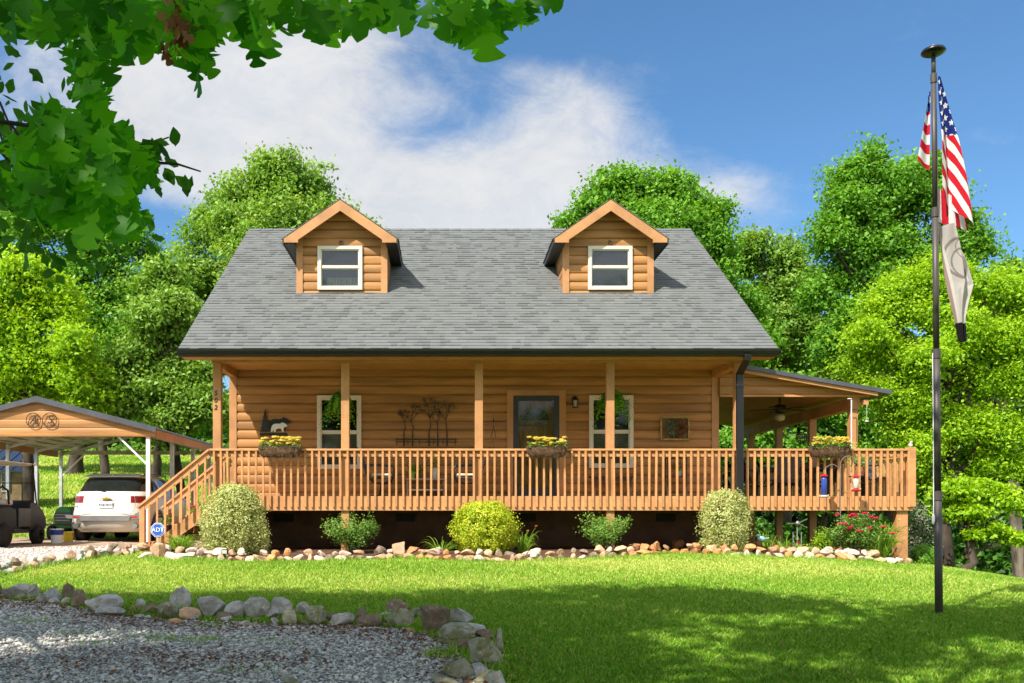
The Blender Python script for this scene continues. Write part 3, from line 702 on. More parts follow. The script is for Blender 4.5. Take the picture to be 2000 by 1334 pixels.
bed_poly = [(p.x, p.y) for p in bed] + [(9.3, 17.6), (9.3, 20.), (5.7, 27.5), (-4.5, 27.5), (-4.5, 19.3), (-5.75, 17.7)]
sheet('gravel_driveway', gravel_poly, .012, 'gravel_near', .07)
sheet('drive_gravel', drive_poly, .008, 'gravel_far', .1)
sheet('concrete_drive', pad_poly, .016, 'concrete', .1)
sheet('flower_bed_soil', bed_poly, .006, 'mulch', .08)
# ---- loose gravel stones on the near drive
def pebbles(name, poly, xr, yr, n, s0, s1, mat, seed, h=0., label=None):
    rg = np.random.default_rng(seed); y = yr[0] + (yr[1] - yr[0]) * rg.random(n) ** 1.3; x = xr[0] + (xr[1] - xr[0]) * rg.random(n)
    k = inpoly(x, y, poly) & (x > WX(-60, 1) * y); x = x[k]; y = y[k]; n = len(x)
    s = s0 + (s1 - s0) * rg.random(n) ** 2; z = gz(x, y) + h + s * .15
    base = np.array([(1, 0, 0), (.3, .95, 0), (-.8, .6, 0), (-.8, -.6, 0), (.3, -.95, 0), (.45, .1, .8), (-.35, .35, .85), (-.2, -.4, .75), (0, 0, -.6)])
    fc = np.array([(0, 1, 5), (1, 6, 5), (1, 2, 6), (2, 3, 6), (3, 7, 6), (3, 4, 7), (4, 5, 7), (4, 0, 5), (5, 6, 7), (1, 0, 8), (2, 1, 8), (3, 2, 8), (4, 3, 8), (0, 4, 8)])
    B = base[None] * (1 + .3 * rg.normal(size=(n, 9, 3))) * s[:, None, None] * .5 * np.stack([rg.uniform(.8, 1.4, n), rg.uniform(.6, 1., n), rg.uniform(.4, .8, n)], 1)[:, None]
    a = rg.random(n) * 6.283; ca, sa = np.cos(a)[:, None], np.sin(a)[:, None]
    Vx = B[..., 0] * ca - B[..., 1] * sa + x[:, None]; Vy = B[..., 0] * sa + B[..., 1] * ca + y[:, None]; Vz = B[..., 2] + z[:, None]
    V = np.stack([Vx, Vy, Vz], 2).reshape(-1, 3); f = (fc[None] + 9 * np.arange(n)[:, None, None]).reshape(-1, 3)
    ob = fast_mesh(name, V, f, np.repeat(rg.random(n), 9), mat); ob['kind'] = 'stuff'
    if label: ob['label'] = label; ob['category'] = 'gravel'
def pebmat(name, a, b_, c):
    m, t, out = new_mat(name); at = t.node('ShaderNodeAttribute', attribute_name='rnd'); b = t.node('ShaderNodeBsdfPrincipled')
    t.l.new(t.ramp(at.outputs['Fac'], [(0, a), (.45, b_), (1, c)]), b.inputs['Base Color']); b.inputs['Roughness'].default_value = .9; t.l.new(b.outputs[0], out.inputs[0])
pebmat('pebble_grey', (.30, .29, .25), (.56, .54, .48), (.80, .78, .72)); pebmat('pebble_pale', (.40, .33, .27), (.58, .52, .46), (.75, .7, .65))
pebbles('gravel', gravel_poly, (-7.5, 1.), (5.9, 12.), 70000, .016, .044, 'pebble_grey', 1, .01, 'loose grey gravel covering the near driveway')
pebbles('pale_gravel', drive_poly, (-12, -5.5), (14, 20.), 7000, .03, .07, 'pebble_pale', 2, .0, 'pale gravel between the stone row and the concrete drive')
# litter of dead leaves between the stones
n = 2600; tt = RNG.random(n) * (len(near) - 2); i = tt.astype(int); fr = tt - i; A = np.array([tuple(p) for p in near])
pos = A[i] * (1 - fr[:, None]) + A[i + 1] * fr[:, None]; pos[:, 0] += RNG.normal(0, .25, n) - .05; pos[:, 1] += RNG.normal(-.22, .25, n)
extra = np.stack([RNG.normal(-2.2, .9, 900), RNG.normal(7.3, .35, 900), np.zeros(900)], 1); pos = np.concatenate([pos, extra]); pos[:, 2] = gz(pos[:, 0], pos[:, 1]) + .03
nr = RNG.normal(0, .4, (len(pos), 3)); nr[:, 2] = 1
o = cloud_obj('leaf_litter', pos, RNG.uniform(.02, .06, len(pos)), nr, RNG.random(len(pos)) * .6, 'dead_leaf'); tag(o, 'dry brown leaves scattered along the near stone row', 'leaf litter', None, 'stuff')
# ---- grass blades
def grass(name, n, yr, hh, seed, excl, label, xl=-160, xr=2420, ypow=1., mat='grass_blade', wd=.004, incl=None):
    rg = np.random.default_rng(seed); y = yr[0] + (yr[1] - yr[0]) * rg.random(n) ** ypow
    x = (WX(xl, 1) + (WX(xr, 1) - WX(xl, 1)) * rg.random(n)) * y
    k = np.ones(n, bool)
    for e in excl: k &= ~inpoly(x, y, e)
    if incl: k &= inpoly(x, y, incl)
    x, y = x[k], y[k]; n = len(x); z = gz(x, y)
    patch = np.sin(x * 1.7 + 2 * np.sin(y * 1.1)) * np.sin(y * 2.1 + np.sin(x * 2.3)) * .5 + .5
    h = hh * rg.uniform(.5, 1.25, n) * (.75 + .5 * patch); a = rg.random(n) * 6.283; w_ = wd * (1 + y / 14) * rg.uniform(.7, 1.3, n)
    lean = rg.normal(0, .45, (n, 2)) * h[:, None]; bx, by = np.cos(a) * w_, np.sin(a) * w_
    v0 = np.stack([x - bx, y - by, z - .01], 1); v1 = np.stack([x + bx, y + by, z - .01], 1)
    v2 = np.stack([x + bx * .6 + lean[:, 0] * .45, y + by * .6 + lean[:, 1] * .45, z + h * .62], 1); v3 = np.stack([x + lean[:, 0], y + lean[:, 1], z + h], 1)
    V = np.stack([v0, v1, v2, v3], 1).reshape(-1, 3); f = np.arange(4 * n).reshape(n, 4)
    dry = np.sin(x * .55 + 1.3 * np.sin(y * .8)) * np.sin(y * .9 + .5) * .5 + .5
    r = np.clip(.27 + .22 * rg.normal(size=n) + .42 * dry * sst(9, 14, y) + .1 * patch, 0, 1)
    ob = fast_mesh(name, V, f, np.repeat(r, 4), mat); tag(ob, label, 'grass', None, 'stuff'); return ob
leafmat('grass_blade', (.09, .29, .013), (.30, .49, .045), (.76, .72, .25), .35, .5, .25)
EX = [gravel_poly, drive_poly, pad_poly, [(p[0], p[1] + .12) for p in bed_poly]]
grass('lawn_grass', 370000, (6.2, 11.5), .042, 3, EX, 'short green lawn grass in front of the house', wd=.0035)
grass('lawn_grass', 370000, (11.5, 19.5), .040, 4, EX, 'sunlit lawn grass reaching the stone edging', wd=.0035)
grass('hillside_grass', 60000, (26, 60), .10, 5, [], 'grass on the slope behind the carport', xl=-60, xr=470, wd=.008)
grass('far_lawn_grass', 50000, (19, 34), .06, 6, [bed_poly], 'shaded grass under the trees beyond the lawn', xl=1480, xr=2500, wd=.006)
def tuft_field(name, spots, label, mat='grass_blade'):
    m = MB(); rs = random.Random(9)
    for (px, py, n_, sp, h) in spots:
        g = G(px, py)
        for _ in range(n_):
            x = g.x + rs.gauss(0, sp); y = g.y + rs.gauss(0, sp * .7); z = gzf(x, y); m.blade((x, y, z), (x + rs.gauss(0, h * .5), y + rs.gauss(0, h * .5), z + h * rs.uniform(.4, 1)), .006, (0, 0, h * .15), 3, rs.random() * .8)
    ob = m.build(name, mat); tag(ob, label, 'weeds', None, 'stuff')
tuft_field('weeds', [(320, 1252, 60, .12, .06), (190, 1262, 40, .1, .05), (400, 1253, 70, .12, .06), (545, 1255, 30, .15, .05), (870, 1285, 90, .1, .10), (480, 1310, 60, .15, .05), (60, 1215, 50, .2, .06), (130, 1240, 30, .15, .05), (420, 1225, 40, .1, .07), (250, 1240, 30, .2, .05)], 'sparse weeds growing through the grey gravel')

def edge_grass(name, pts, label, n, w_, hh, seed, dy=.0):
    """longer grass left along the stones where a mower cannot reach"""
    m = MB(); rs = random.Random(seed)
    for _ in range(n):
        t = rs.random() * (len(pts) - 1.001); i = int(t); p = pts[i].lerp(pts[i + 1], t - i); x = p.x + rs.gauss(0, w_); y = p.y + dy + rs.gauss(0, w_); z = gzf(x, y); h = hh * rs.uniform(.4, 1.2) * (.5 + .8 * abs(math.sin(p.x * 2.7)))
        m.blade((x, y, z - .01), (x + rs.gauss(0, h * .4), y + rs.gauss(0, h * .4), z + h), .007, (0, 0, h * .1), 2, min(1, max(0, rs.gauss(.35, .2))))
    tag(m.build(name, 'grass_blade'), label, 'grass', None, 'stuff')
edge_grass('edge_grass', near[:-1], 'longer grass growing among the near row of rocks', 3600, .10, .08, 1, .40)
edge_grass('edge_grass', bed, 'longer grass against the stones edging the house bed', 4200, .06, .08, 2, -.09)
edge_grass('edge_grass', drive, 'longer grass against the stones along the driveway', 1500, .08, .08, 3, -.1)
n = 260; fy = RNG.uniform(6.5, 15, n); fx = (WX(700, 1) + (WX(2000, 1) - WX(700, 1)) * RNG.random(n)) * fy; k = ~inpoly(fx, fy, gravel_poly); fx, fy = fx[k], fy[k]; n = len(fx)
nr = RNG.normal(0, .3, (n, 3)); nr[:, 2] = 1
tag(cloud_obj('fallen_leaves', np.stack([fx, fy, gz(fx, fy) + .04], 1), RNG.uniform(.02, .05, n), nr, RNG.random(n), 'dead_leaf'), 'a few fallen leaves lying on the lawn', 'fallen leaves', None, 'stuff')
# ================================================================== border stones
import bmesh
def rock_mesh(sx, sy, sz, rs, name='stone', sharp=9):
    bm = bmesh.new(); bmesh.ops.create_icosphere(bm, subdivisions=3 if max(sx, sy) > .14 else 2, radius=1)
    planes = []
    for _ in range(sharp):
        d = Vector((rs.gauss(0, 1), rs.gauss(0, 1), rs.gauss(0, .8))).normalized(); planes.append((d, rs.uniform(.34, .74)))
    ph = [rs.random() * 6 for _ in range(6)]
    for v_ in bm.verts:
        p = v_.co.copy()
        for d, h in planes:
            q = p.dot(d)
            if q > h: p -= d * (q - h) * .97
        p *= 1 + .02 * math.sin(p.x * 5 + ph[0]) * math.sin(p.y * 5 + ph[1]) + .035 * math.sin(p.z * 9 + ph[2] + p.x * 7)
        v_.co = (p.x * sx, p.y * sy, p.z * sz)
    me = bpy.data.meshes.new(name); bm.to_mesh(me); bm.free(); return me
COLN = {'rock_grey': 'grey', 'rock_brown': 'dark brown', 'rock_tan': 'tan', 'rock_pale': 'pale', 'rock_orange': 'orange', 'rock_moss': 'mossy grey-green'}
ORD = ['first', 'second', 'third', 'fourth', 'fifth', 'sixth', 'seventh', 'eighth', 'ninth', 'tenth', 'eleventh', 'twelfth', 'thirteenth', 'fourteenth', 'fifteenth', 'sixteenth', 'seventeenth', 'eighteenth', 'nineteenth', 'twentieth']
ALLR = []
def rock(pos, w_, h, mat, rs, seg, group, dep=None, tilt=.25):
    me = rock_mesh(w_ / 2 * 1.12, (dep or w_ * rs.uniform(.6, .9)) / 2 * 1.1, h / 2 * 1.15, rs); me.materials.append(MATS[mat])
    o = bpy.data.objects.new('border_stone', me); C.objects.link(o); o.location = pos
    o.rotation_euler = (rs.uniform(-tilt, tilt) * .6, rs.uniform(-tilt, tilt), rs.uniform(-.5, .5)); o['category'] = 'stone'; o['group'] = group
    ALLR.append((o, seg, mat, w_)); return o
rs = random.Random(21)
def pick(tbl):
    r = rs.random() * sum(a for a, _ in tbl)
    for a, b in tbl:
        r -= a
        if r <= 0: return b
    return tbl[-1][1]
# the near row, stone by stone: x centre, y of the foot, width, height (photograph pixels), colour
NEAR = [(22, 1172, 56, 34, 'g'), (60, 1172, 34, 30, 'g'), (94, 1180, 44, 34, 'g'), (128, 1174, 30, 36, 'b'), (150, 1186, 36, 30, 'b'), (188, 1200, 74, 42, 'g'), (222, 1192, 34, 18, 'b'), (213, 1206, 54, 18, 'g'),
 (274, 1190, 24, 20, 'g'), (262, 1199, 24, 14, 'b'), (296, 1203, 52, 26, 'b'), (327, 1211, 38, 36, 'm'), (356, 1198, 44, 44, 'g'), (371, 1213, 38, 26, 't'), (409, 1209, 60, 38, 'g'), (432, 1215, 30, 22, 'b'), (461, 1211, 42, 32, 'g'), (499, 1213, 46, 40, 'g'),
 (542, 1213, 54, 40, 'g'), (567, 1224, 36, 32, 'm'), (594, 1207, 40, 28, 'g'), (614, 1223, 52, 34, 'm'), (668, 1225, 40, 30, 'g'), (707, 1216, 34, 28, 'b'), (722, 1226, 60, 24, 'b'), (760, 1226, 30, 18, 'm'), (773, 1200, 50, 26, 'b'), (788, 1228, 42, 34, 'm'), (822, 1212, 34, 26, 'm'),
 (845, 1238, 86, 48, 'b'), (902, 1222, 42, 32, 'g'), (920, 1240, 56, 30, 'g'), (900, 1256, 80, 36, 'm'), (948, 1252, 40, 20, 'b'), (935, 1268, 50, 26, 't'), (902, 1276, 44, 24, 'b'), (948, 1305, 66, 60, 'm'), (975, 1280, 24, 46, 'm'), (928, 1326, 70, 26, 'b'), (905, 1330, 66, 42, 'm'), (938, 1326, 50, 32, 'g'), (952, 1340, 60, 30, 'm'), (870, 1340, 60, 22, 'm'), (568, 1345, 50, 24, 'm'), (975, 1350, 50, 34, 'g'), (-18, 1168, 34, 26, 'b'),
 (340, 1222, 26, 12, 't'), (480, 1226, 28, 12, 'g'), (645, 1216, 22, 18, 'b'), (752, 1212, 28, 16, 'g')]
cm = {'g': 'rock_grey', 'b': 'rock_brown', 'm': 'rock_moss', 't': 'rock_tan'}
for (x, y, w_, h, c) in NEAR:
    g = G(x, y); s_ = g.y / F; dp = w_ * s_ * .7
    w_ *= 1.12; h *= 1.27; rock((g.x, g.y + dp * .3, g.z + h * s_ * .36), w_ * s_, h * s_, cm[c], rs, 'near' if y < 1235 and x < 800 else 'corner', 'stones edging the grey gravel', dp, .12)
for k in range(34):                           # small fillers wedged between the big ones
    t = (k + rs.random()) / 34 * (len(NEAR_PX) - 4) + 1; i = int(t); f = t - i; x = NEAR_PX[i][0] * (1 - f) + NEAR_PX[i + 1][0] * f; y = NEAR_PX[i][1] * (1 - f) + NEAR_PX[i + 1][1] * f
    w_ = rs.uniform(16, 30); h = w_ * rs.uniform(.5, .8); g = G(x + rs.uniform(-4, 4), y + rs.uniform(-4, 3)); s_ = g.y / F
    rock((g.x, g.y + .02, g.z + h * s_ * .3), w_ * s_, h * s_, pick([(4, 'rock_brown'), (3, 'rock_grey'), (2, 'rock_tan'), (2, 'rock_moss')]), rs, 'near' if x < 800 else 'corner', 'stones edging the grey gravel', None, .3)
def along(px, spacing, fn):
    """walk along a pixel polyline, calling fn(x, y, i)"""
    pts = px; d = 0; i = 0; pos = 0.; tot = sum(math.dist(pts[k], pts[k + 1]) for k in range(len(pts) - 1))
    while pos < tot:
        q = pos
        for k in range(len(pts) - 1):
            L = math.dist(pts[k], pts[k + 1])
            if q <= L: t = q / L; fn(pts[k][0] * (1 - t) + pts[k + 1][0] * t, pts[k][1] * (1 - t) + pts[k + 1][1] * t, i); break
            q -= L
        i += 1; pos += spacing() if callable(spacing) else spacing
def drv(x, y, i):
    if x < -30: return
    for lay in range(2):
        w_ = rs.uniform(16, 32); h = rs.uniform(13, 22); xx = x + rs.uniform(-6, 6); yy = y - lay * 8; g = G(xx, yy) if lay == 0 else G(xx, y) + Vector((0, .12, .09)); s_ = g.y / F
        rock((g.x, g.y + .04, g.z + h * s_ * .38), w_ * s_, h * s_, pick([(5, 'rock_brown'), (4, 'rock_pale'), (3, 'rock_tan'), (2, 'rock_grey')]), rs, 'drive', 'stones edging the driveway')
along(DRIVE_PX, lambda: rs.uniform(15, 21), drv)
def zone(x):
    if x < 480: return [(5, 'rock_pale'), (5, 'rock_tan')]
    if x < 620: return [(3, 'rock_pale'), (4, 'rock_tan'), (4, 'rock_orange')]
    if x < 740: return [(4, 'rock_pale'), (3, 'rock_tan'), (2, 'rock_brown')]
    if x < 880: return [(4, 'rock_orange'), (3, 'rock_pale'), (3, 'rock_tan')]
    if x < 1060: return [(4, 'rock_pale'), (2, 'rock_brown'), (5, 'rock_tan')]
    if x < 1230: return [(4, 'rock_tan'), (3, 'rock_pale'), (2, 'rock_brown')]
    if x < 1430: return [(8, 'rock_orange'), (2, 'rock_tan')]
    if x < 1660: return [(4, 'rock_pale'), (4, 'rock_orange'), (3, 'rock_tan')]
    return [(7, 'rock_pale'), (3, 'rock_tan')]
SEG = [(400, 'beside the stairs'), (530, 'below the big variegated shrub'), (628, 'before the first rose bush'), (752, 'below the first rose bush'), (886, 'left of the gold shrub'), (1010, 'below the gold shrub'), (1110, 'right of the gold shrub'), (1250, 'below the dark green rose bush'), (1365, 'left of the leggy shrub'), (1470, 'below the leggy shrub'), (1610, 'below the pinwheel'), (1720, 'below the flowering rose bush'), (1900, 'below the corner deck post')]
def segof(x):
    for a, b in SEG:
        if x < a: return b
def bd(x, y, i):
    w_ = rs.choice((17, 20, 24, 28, 36)); h = rs.uniform(12, 19); g = G(x, y); s_ = g.y / F
    rock((g.x, g.y + .05, g.z + h * s_ * .36), w_ * s_, h * s_, pick(zone(x)), rs, 'low|' + segof(x), 'stones edging the house bed')
def bd2(x, y, i):
    if rs.random() < .12: return
    w_ = rs.choice((16, 19, 23, 28, 34)); h = rs.uniform(12, 18); g = G(x, y); s_ = g.y / F
    rock((g.x, g.y + .17, g.z + h * s_ * .34 + rs.uniform(.08, .12)), w_ * s_, h * s_, pick(zone(x)), rs, 'up|' + segof(x), 'stones edging the house bed')
along(BED_PX, lambda: rs.uniform(17, 23), bd); along([(p[0] + 9, p[1]) for p in BED_PX[:-1]], lambda: rs.uniform(19, 26), bd2)
for (x, y, w_, h, m) in [(776, 1086, 44, 40, 'rock_tan'), (738, 1084, 30, 26, 'rock_brown'), (304, 1086, 46, 34, 'rock_tan'), (1245, 1072, 30, 18, 'rock_orange'), (1285, 1070, 32, 18, 'rock_orange'), (1325, 1066, 30, 22, 'rock_orange'), (1360, 1070, 26, 20, 'rock_orange')]:
    g = G(x, y + 8); s_ = g.y / F; rock((g.x, g.y + .15, g.z + h * s_ * .45), w_ * s_, h * s_, m, rs, 'big|' + segof(x), 'stones edging the house bed', .3)
for k in range(12):
    x = 1485 + k * 19 + rs.uniform(-4, 4); g = P(x, 1076, 18.3); g.z = gzf(g.x, 18.3) + .09; rock(tuple(g), .24, .22, 'rock_orange', rs, 'inner', 'orange stones of the inner bed ring')
def label_rocks():
    from collections import defaultdict
    d = defaultdict(list)
    for o, seg, mat, w_ in ALLR: d[(seg, mat)].append((o.location.x / o.location.y, o, w_))
    for (seg, mat), L in d.items():
        L.sort(key=lambda t: t[0]); c = COLN[mat]
        for i, (_, o, w_) in enumerate(L):
            h_ = (len(L) + 1) // 2; side_ = 'left' if i < h_ else 'right'; n_ = ORD[i if i < h_ else len(L) - 1 - i] if len(L) > 1 else 'only'
            if seg == 'near': t = f'{n_} {c} rock from the {side_} in the near row beside the grey gravel'
            elif seg == 'corner': t = f'{n_} {c} rock from the {side_} where the near row bends at the lawn'
            elif seg == 'drive': t = f'{n_} {c} stone from the {side_} in the row along the driveway'
            elif seg == 'inner': t = f'{n_} {c} stone from the {side_} in the inner ring under the side deck'
            else:
                a, b = seg.split('|'); lay = {'low': 'bottom-course', 'up': 'top-course', 'big': 'large'}[a]
                t = f'{n_} {c} {lay} edging stone from the {side_}, {b}'
            o['label'] = t
label_rocks()
# ================================================================== trees
def crown_pts(lobes, n, rg, clump=.42, per=34, flat=.6, back=.45):
    """leaf positions: clumps sitting round the lobes (x, y, z, r), leaves scattered through each clump"""
    L0 = np.array(lobes); L = []
    for (x, y, z, r) in L0:                      # each lobe breaks into uneven smaller boughs
        k = 7
        dd = unit(k, rg) * (rg.uniform(.25, .85, k) * r)[:, None] * np.array([1, .9, .85])
        for q in range(k): L.append((x + dd[q, 0], y + dd[q, 1], z + dd[q, 2], r * rg.uniform(.26, .58)))
        L.append((x, y, z, r * .62))
    L = np.array(L); wts = L[:, 3] ** 2; wts /= wts.sum(); nc = max(1, n // per)
    i = rg.choice(len(L), nc, p=wts); d = unit(nc, rg)
    keep = (d[:, 1] < .35) | (rg.random(nc) < back); i, d = i[keep], d[keep]; nc = len(i)
    rad = L[i, 3] * (1.08 - .5 * rg.random(nc) ** 1.5) * np.where(rg.random(nc) < .14, rg.uniform(1.05, 1.5, nc), 1)
    cc = L[i, :3] + d * rad[:, None] * np.array([1, 1, .92]); crnd = rg.random(nc); cs = clump * rg.uniform(.4, 1.7, nc)
    k = np.repeat(np.arange(nc), per); m = len(k)
    off = rg.normal(size=(m, 3)) * cs[k][:, None] * np.array([.55, .55, .55 * flat])
    pos = cc[k] + off
    nrm = rg.normal(size=(m, 3)) * .75 + d[k] * .6 + np.array([0, 0, .55])
    rnd = np.clip(.20 + .40 * crnd[k] + .26 * (rg.random(m) - .3) + .12 * d[k][:, 2], 0, 1)
    return pos, nrm, rnd
def limb(mb, a, b, r0, r1, rs, sag=.0, n=5, seg=7):
    a, b = Vector(a), Vector(b); L = (b - a).length; pts = []
    for i in range(n + 1):
        t = i / n; p = a.lerp(b, t); k = math.sin(math.pi * t) * L * .06
        pts.append(p + Vector((rs.gauss(0, 1) * k, rs.gauss(0, 1) * k, rs.gauss(0, .6) * k + sag * math.sin(math.pi * t) * L)))
    mb.tube(pts, [r0 + (r1 - r0) * (i / n) for i in range(n + 1)], seg)
def tree(label, Y, lobes, n, leaf, mat, trunk, seed, tr=.16, bark='bark', clump=.42, per=34, group='trees round the house', name='leafy_tree', cat='tree', jit=.6, flat=.6, aspect=.6, extra_trunks=(), bare=None):
    rg = np.random.default_rng(seed); rs = random.Random(seed); W = []
    for (x, y, r) in lobes:
        R_ = r / F * Y; p = P(x, y, Y + rs.uniform(-jit, jit) * R_); W.append((p.x, p.y, p.z, R_))
    tx = WX(trunk, Y); base = Vector((tx, Y, gzf(tx, Y)))
    root = thing(name, label, cat, base, 0, group)
    pos, nrm, rnd = crown_pts(W, n, rg, clump, per, flat)
    ok = pos[:, 2] > gz(pos[:, 0], pos[:, 1]) + .1; pos, nrm, rnd = pos[ok], nrm[ok], rnd[ok]
    sz = leaf * rg.uniform(.6, 1.3, len(pos))
    cloud_obj('crown', pos, sz, nrm, rnd, mat, root, base, aspect=aspect, rng=rg, droop=.4)
    zs = sorted(w_[2] for w_ in W); ztop = zs[-1]; cx = sum(w_[0] for w_ in W) / len(W)
    m = MB(); b0 = base - base
    top = Vector((cx * .6 + tx * .4, Y, ztop)) - base
    pts = [Vector((0, 0, -.4)), Vector((0, 0, 0)), Vector((rs.gauss(0, .08), 0, .8)), top * .35 + Vector((rs.gauss(0, .2), rs.gauss(0, .2), 0)), top * .65 + Vector((rs.gauss(0, .3), 0, 0)), top]
    m.tube(pts, [tr * 1.7, tr * 1.35, tr, tr * .8, tr * .5, tr * .15], 10)
    m.build('trunk', bark, root, smooth=True)
    m = MB()
    for (x, y, z, r) in W:
        q = Vector((x, y, z)) - base; h = max(.3, min(.85, (q.z - r) / max(1, top.z)))
        a = pts[1].lerp(pts[5], h * .8) if h < 1 else pts[4]
        limb(m, a, q + Vector((0, 0, r * .3)), tr * .42, tr * .1, rs)
        for _ in range(5):
            d = Vector((rs.gauss(0, 1), rs.gauss(0, 1), rs.gauss(.3, .7))).normalized(); limb(m, q, q + d * r * .95, tr * .12, .012, rs, n=4, seg=4)
    m.build('limbs', bark, root, smooth=True)
    return root
SC = 1.0
tree('tall rounded tree rising behind the left end of the roof', 36, [(545, 335, 55), (600, 375, 60), (520, 385, 60), (655, 425, 48), (480, 380, 40), (440, 400, 42), (400, 455, 42), (410, 430, 40), (470, 460, 70), (560, 450, 85), (620, 450, 60), (375, 545, 55), (430, 550, 70), (500, 540, 90), (600, 560, 90), (400, 640, 60), (700, 470, 35), (720, 440, 14)], 92000, .165, 'leaf_pale', 520, 1, .22, clump=.38, bark='bark_light')
tree('loose pale tree left of the house between the roof edge and the carport', 31, [(330, 545, 45), (290, 560, 35), (345, 600, 50), (290, 620, 45), (355, 660, 50), (295, 690, 52), (350, 725, 50), (400, 730, 36), (250, 720, 48), (300, 770, 50), (370, 790, 48), (415, 790, 40), (240, 790, 45), (330, 830, 40), (400, 690, 30)], 62000, .16, 'leaf_pale', 345, 2, .16, clump=.34)
tree('broad bright tree behind the carport roof at the left edge', 30, [(40, 530, 50), (90, 560, 48), (0, 570, 60), (130, 610, 45), (60, 630, 65), (-30, 650, 70), (150, 670, 48), (100, 700, 60), (20, 720, 70), (170, 740, 50), (80, 770, 60), (-20, 790, 60), (200, 790, 42), (140, 800, 40)], 74000, .145, 'leaf_bright', 60, 3, .2, clump=.36)
tree('tall dark tree behind the bright one on the left', 40, [(255, 465, 42), (290, 490, 34), (220, 500, 50), (170, 470, 50), (120, 440, 55), (60, 450, 60), (0, 430, 55), (-50, 470, 60), (60, 520, 60), (150, 540, 60), (235, 580, 50), (280, 550, 38), (200, 620, 60), (250, 660, 55), (230, 700, 50)], 66000, .17, 'leaf_mid', 200, 4, .2, clump=.42)
tree('mid green tree in the gap left of the carport ridge', 46, [(210, 700, 60), (150, 720, 60), (270, 740, 55), (330, 760, 60), (60, 780, 60), (120, 800, 50), (200, 800, 50), (280, 820, 46), (350, 830, 50), (410, 820, 46), (0, 800, 50)], 26000, .24, 'leaf_dark', 146, 5, .34, clump=.5, bark='bark')
tree('slim tree with a bare lower trunk on the slope behind the carport', 44, [(310, 790, 50), (360, 800, 45), (420, 810, 50), (260, 810, 40)], 9000, .22, 'leaf_mid', 303, 6, .2, clump=.45)
tree('large tree rising behind the right dormer', 34, [(1250, 365, 52), (1195, 355, 42), (1310, 370, 50), (1160, 400, 44), (1350, 405, 45), (1120, 432, 26), (1100, 440, 16), (1385, 425, 40), (1240, 440, 70), (1330, 460, 66), (1395, 480, 44), (1300, 520, 70), (1390, 550, 50), (1440, 600, 50), (1370, 620, 60), (1480, 670, 50)], 90000, .16, 'leaf_mid', 1300, 7, .24, clump=.38)
tree('lighter tree between the two tall trees right of the roof', 38, [(1480, 480, 40), (1450, 520, 44), (1530, 500, 40), (1500, 560, 52), (1570, 560, 48), (1540, 620, 56), (1480, 620, 50), (1600, 640, 46), (1550, 690, 52), (1620, 700, 46), (1490, 690, 40)], 56000, .165, 'leaf_pale', 1540, 8, .2, clump=.38)
tree('tallest dark green tree on the right behind the flag', 33, [(1700, 322, 42), (1660, 345, 42), (1745, 345, 45), (1800, 335, 45), (1640, 400, 42), (1700, 400, 60), (1770, 400, 56), (1840, 390, 46), (1870, 440, 46), (1900, 480, 38), (1620, 460, 44), (1680, 480, 60), (1760, 490, 66), (1830, 500, 60), (1640, 540, 54), (1710, 570, 60), (1600, 580, 40), (1660, 620, 54), (1620, 680, 50), (1690, 690, 46)], 100000, .15, 'leaf_mid', 1735, 9, .26, clump=.38)
tree('bright yellow-green maple spreading behind the flagpole', 23, [(1760, 555, 44), (1820, 545, 46), (1880, 560, 50), (1940, 560, 40), (1990, 590, 50), (1720, 600, 42), (1790, 610, 52), (1870, 640, 62), (1950, 650, 60), (2030, 670, 60), (1690, 660, 42), (1740, 690, 50), (1670, 720, 32), (1810, 710, 56), (1890, 740, 60), (1980, 740, 60), (1720, 770, 42), (1790, 790, 50), (1760, 840, 48), (1860, 820, 52), (1940, 830, 56), (2020, 830, 52), (1800, 880, 44), (1770, 930, 34), (1900, 900, 46), (1980, 910, 44), (1830, 940, 30)], 150000, .09, 'leaf_bright', 1853, 10, .17, clump=.30, per=30, flat=.42)
tree('low bright leafy branch reaching out below the maple', 21.5, [(1870, 955, 30), (1835, 965, 24), (1925, 965, 30), (1965, 975, 28), (2005, 985, 26), (1870, 985, 22), (1900, 1000, 26), (1850, 1005, 20), (1930, 1030, 20), (1960, 1045, 18), (1900, 1040, 18), (1985, 1055, 14)], 12000, .12, 'leaf_bright', 1877, 11, .13, clump=.2, per=26, flat=.35, name='young_maple')
tree('dark tree at the right edge behind the maple', 30, [(1975, 545, 40), (2020, 560, 50), (1940, 590, 40), (2050, 620, 60), (1900, 700, 50), (2000, 700, 60), (2060, 780, 60)], 20000, .18, 'leaf_dark', 1993, 12, .22, clump=.4, bark='bark_light')
tree('shaded tree under the maple canopy right of the side deck', 30, [(1500, 760, 50), (1560, 780, 55), (1640, 800, 60), (1700, 860, 60), (1480, 850, 50), (1560, 880, 50), (1640, 900, 50), (1740, 930, 50), (1820, 960, 56), (1600, 960, 44), (1520, 950, 44), (1440, 860, 46)], 44000, .15, 'leaf_mid', 1600, 13, .16, clump=.36)
# trunks of the wood on the right: each its own tree with a thin high crown
for i, (x, Y, l) in enumerate([(1899, 34, 'thin'), (1935, 38, 'slender'), (1968, 42, 'far slender')]):
    tree(f'{l} trunked tree in the dark wood at the right edge', Y, [(x, 700, 40), (x + 20, 640, 36)], 3000, .2, 'leaf_dark', x, 30 + i, .13, clump=.4)
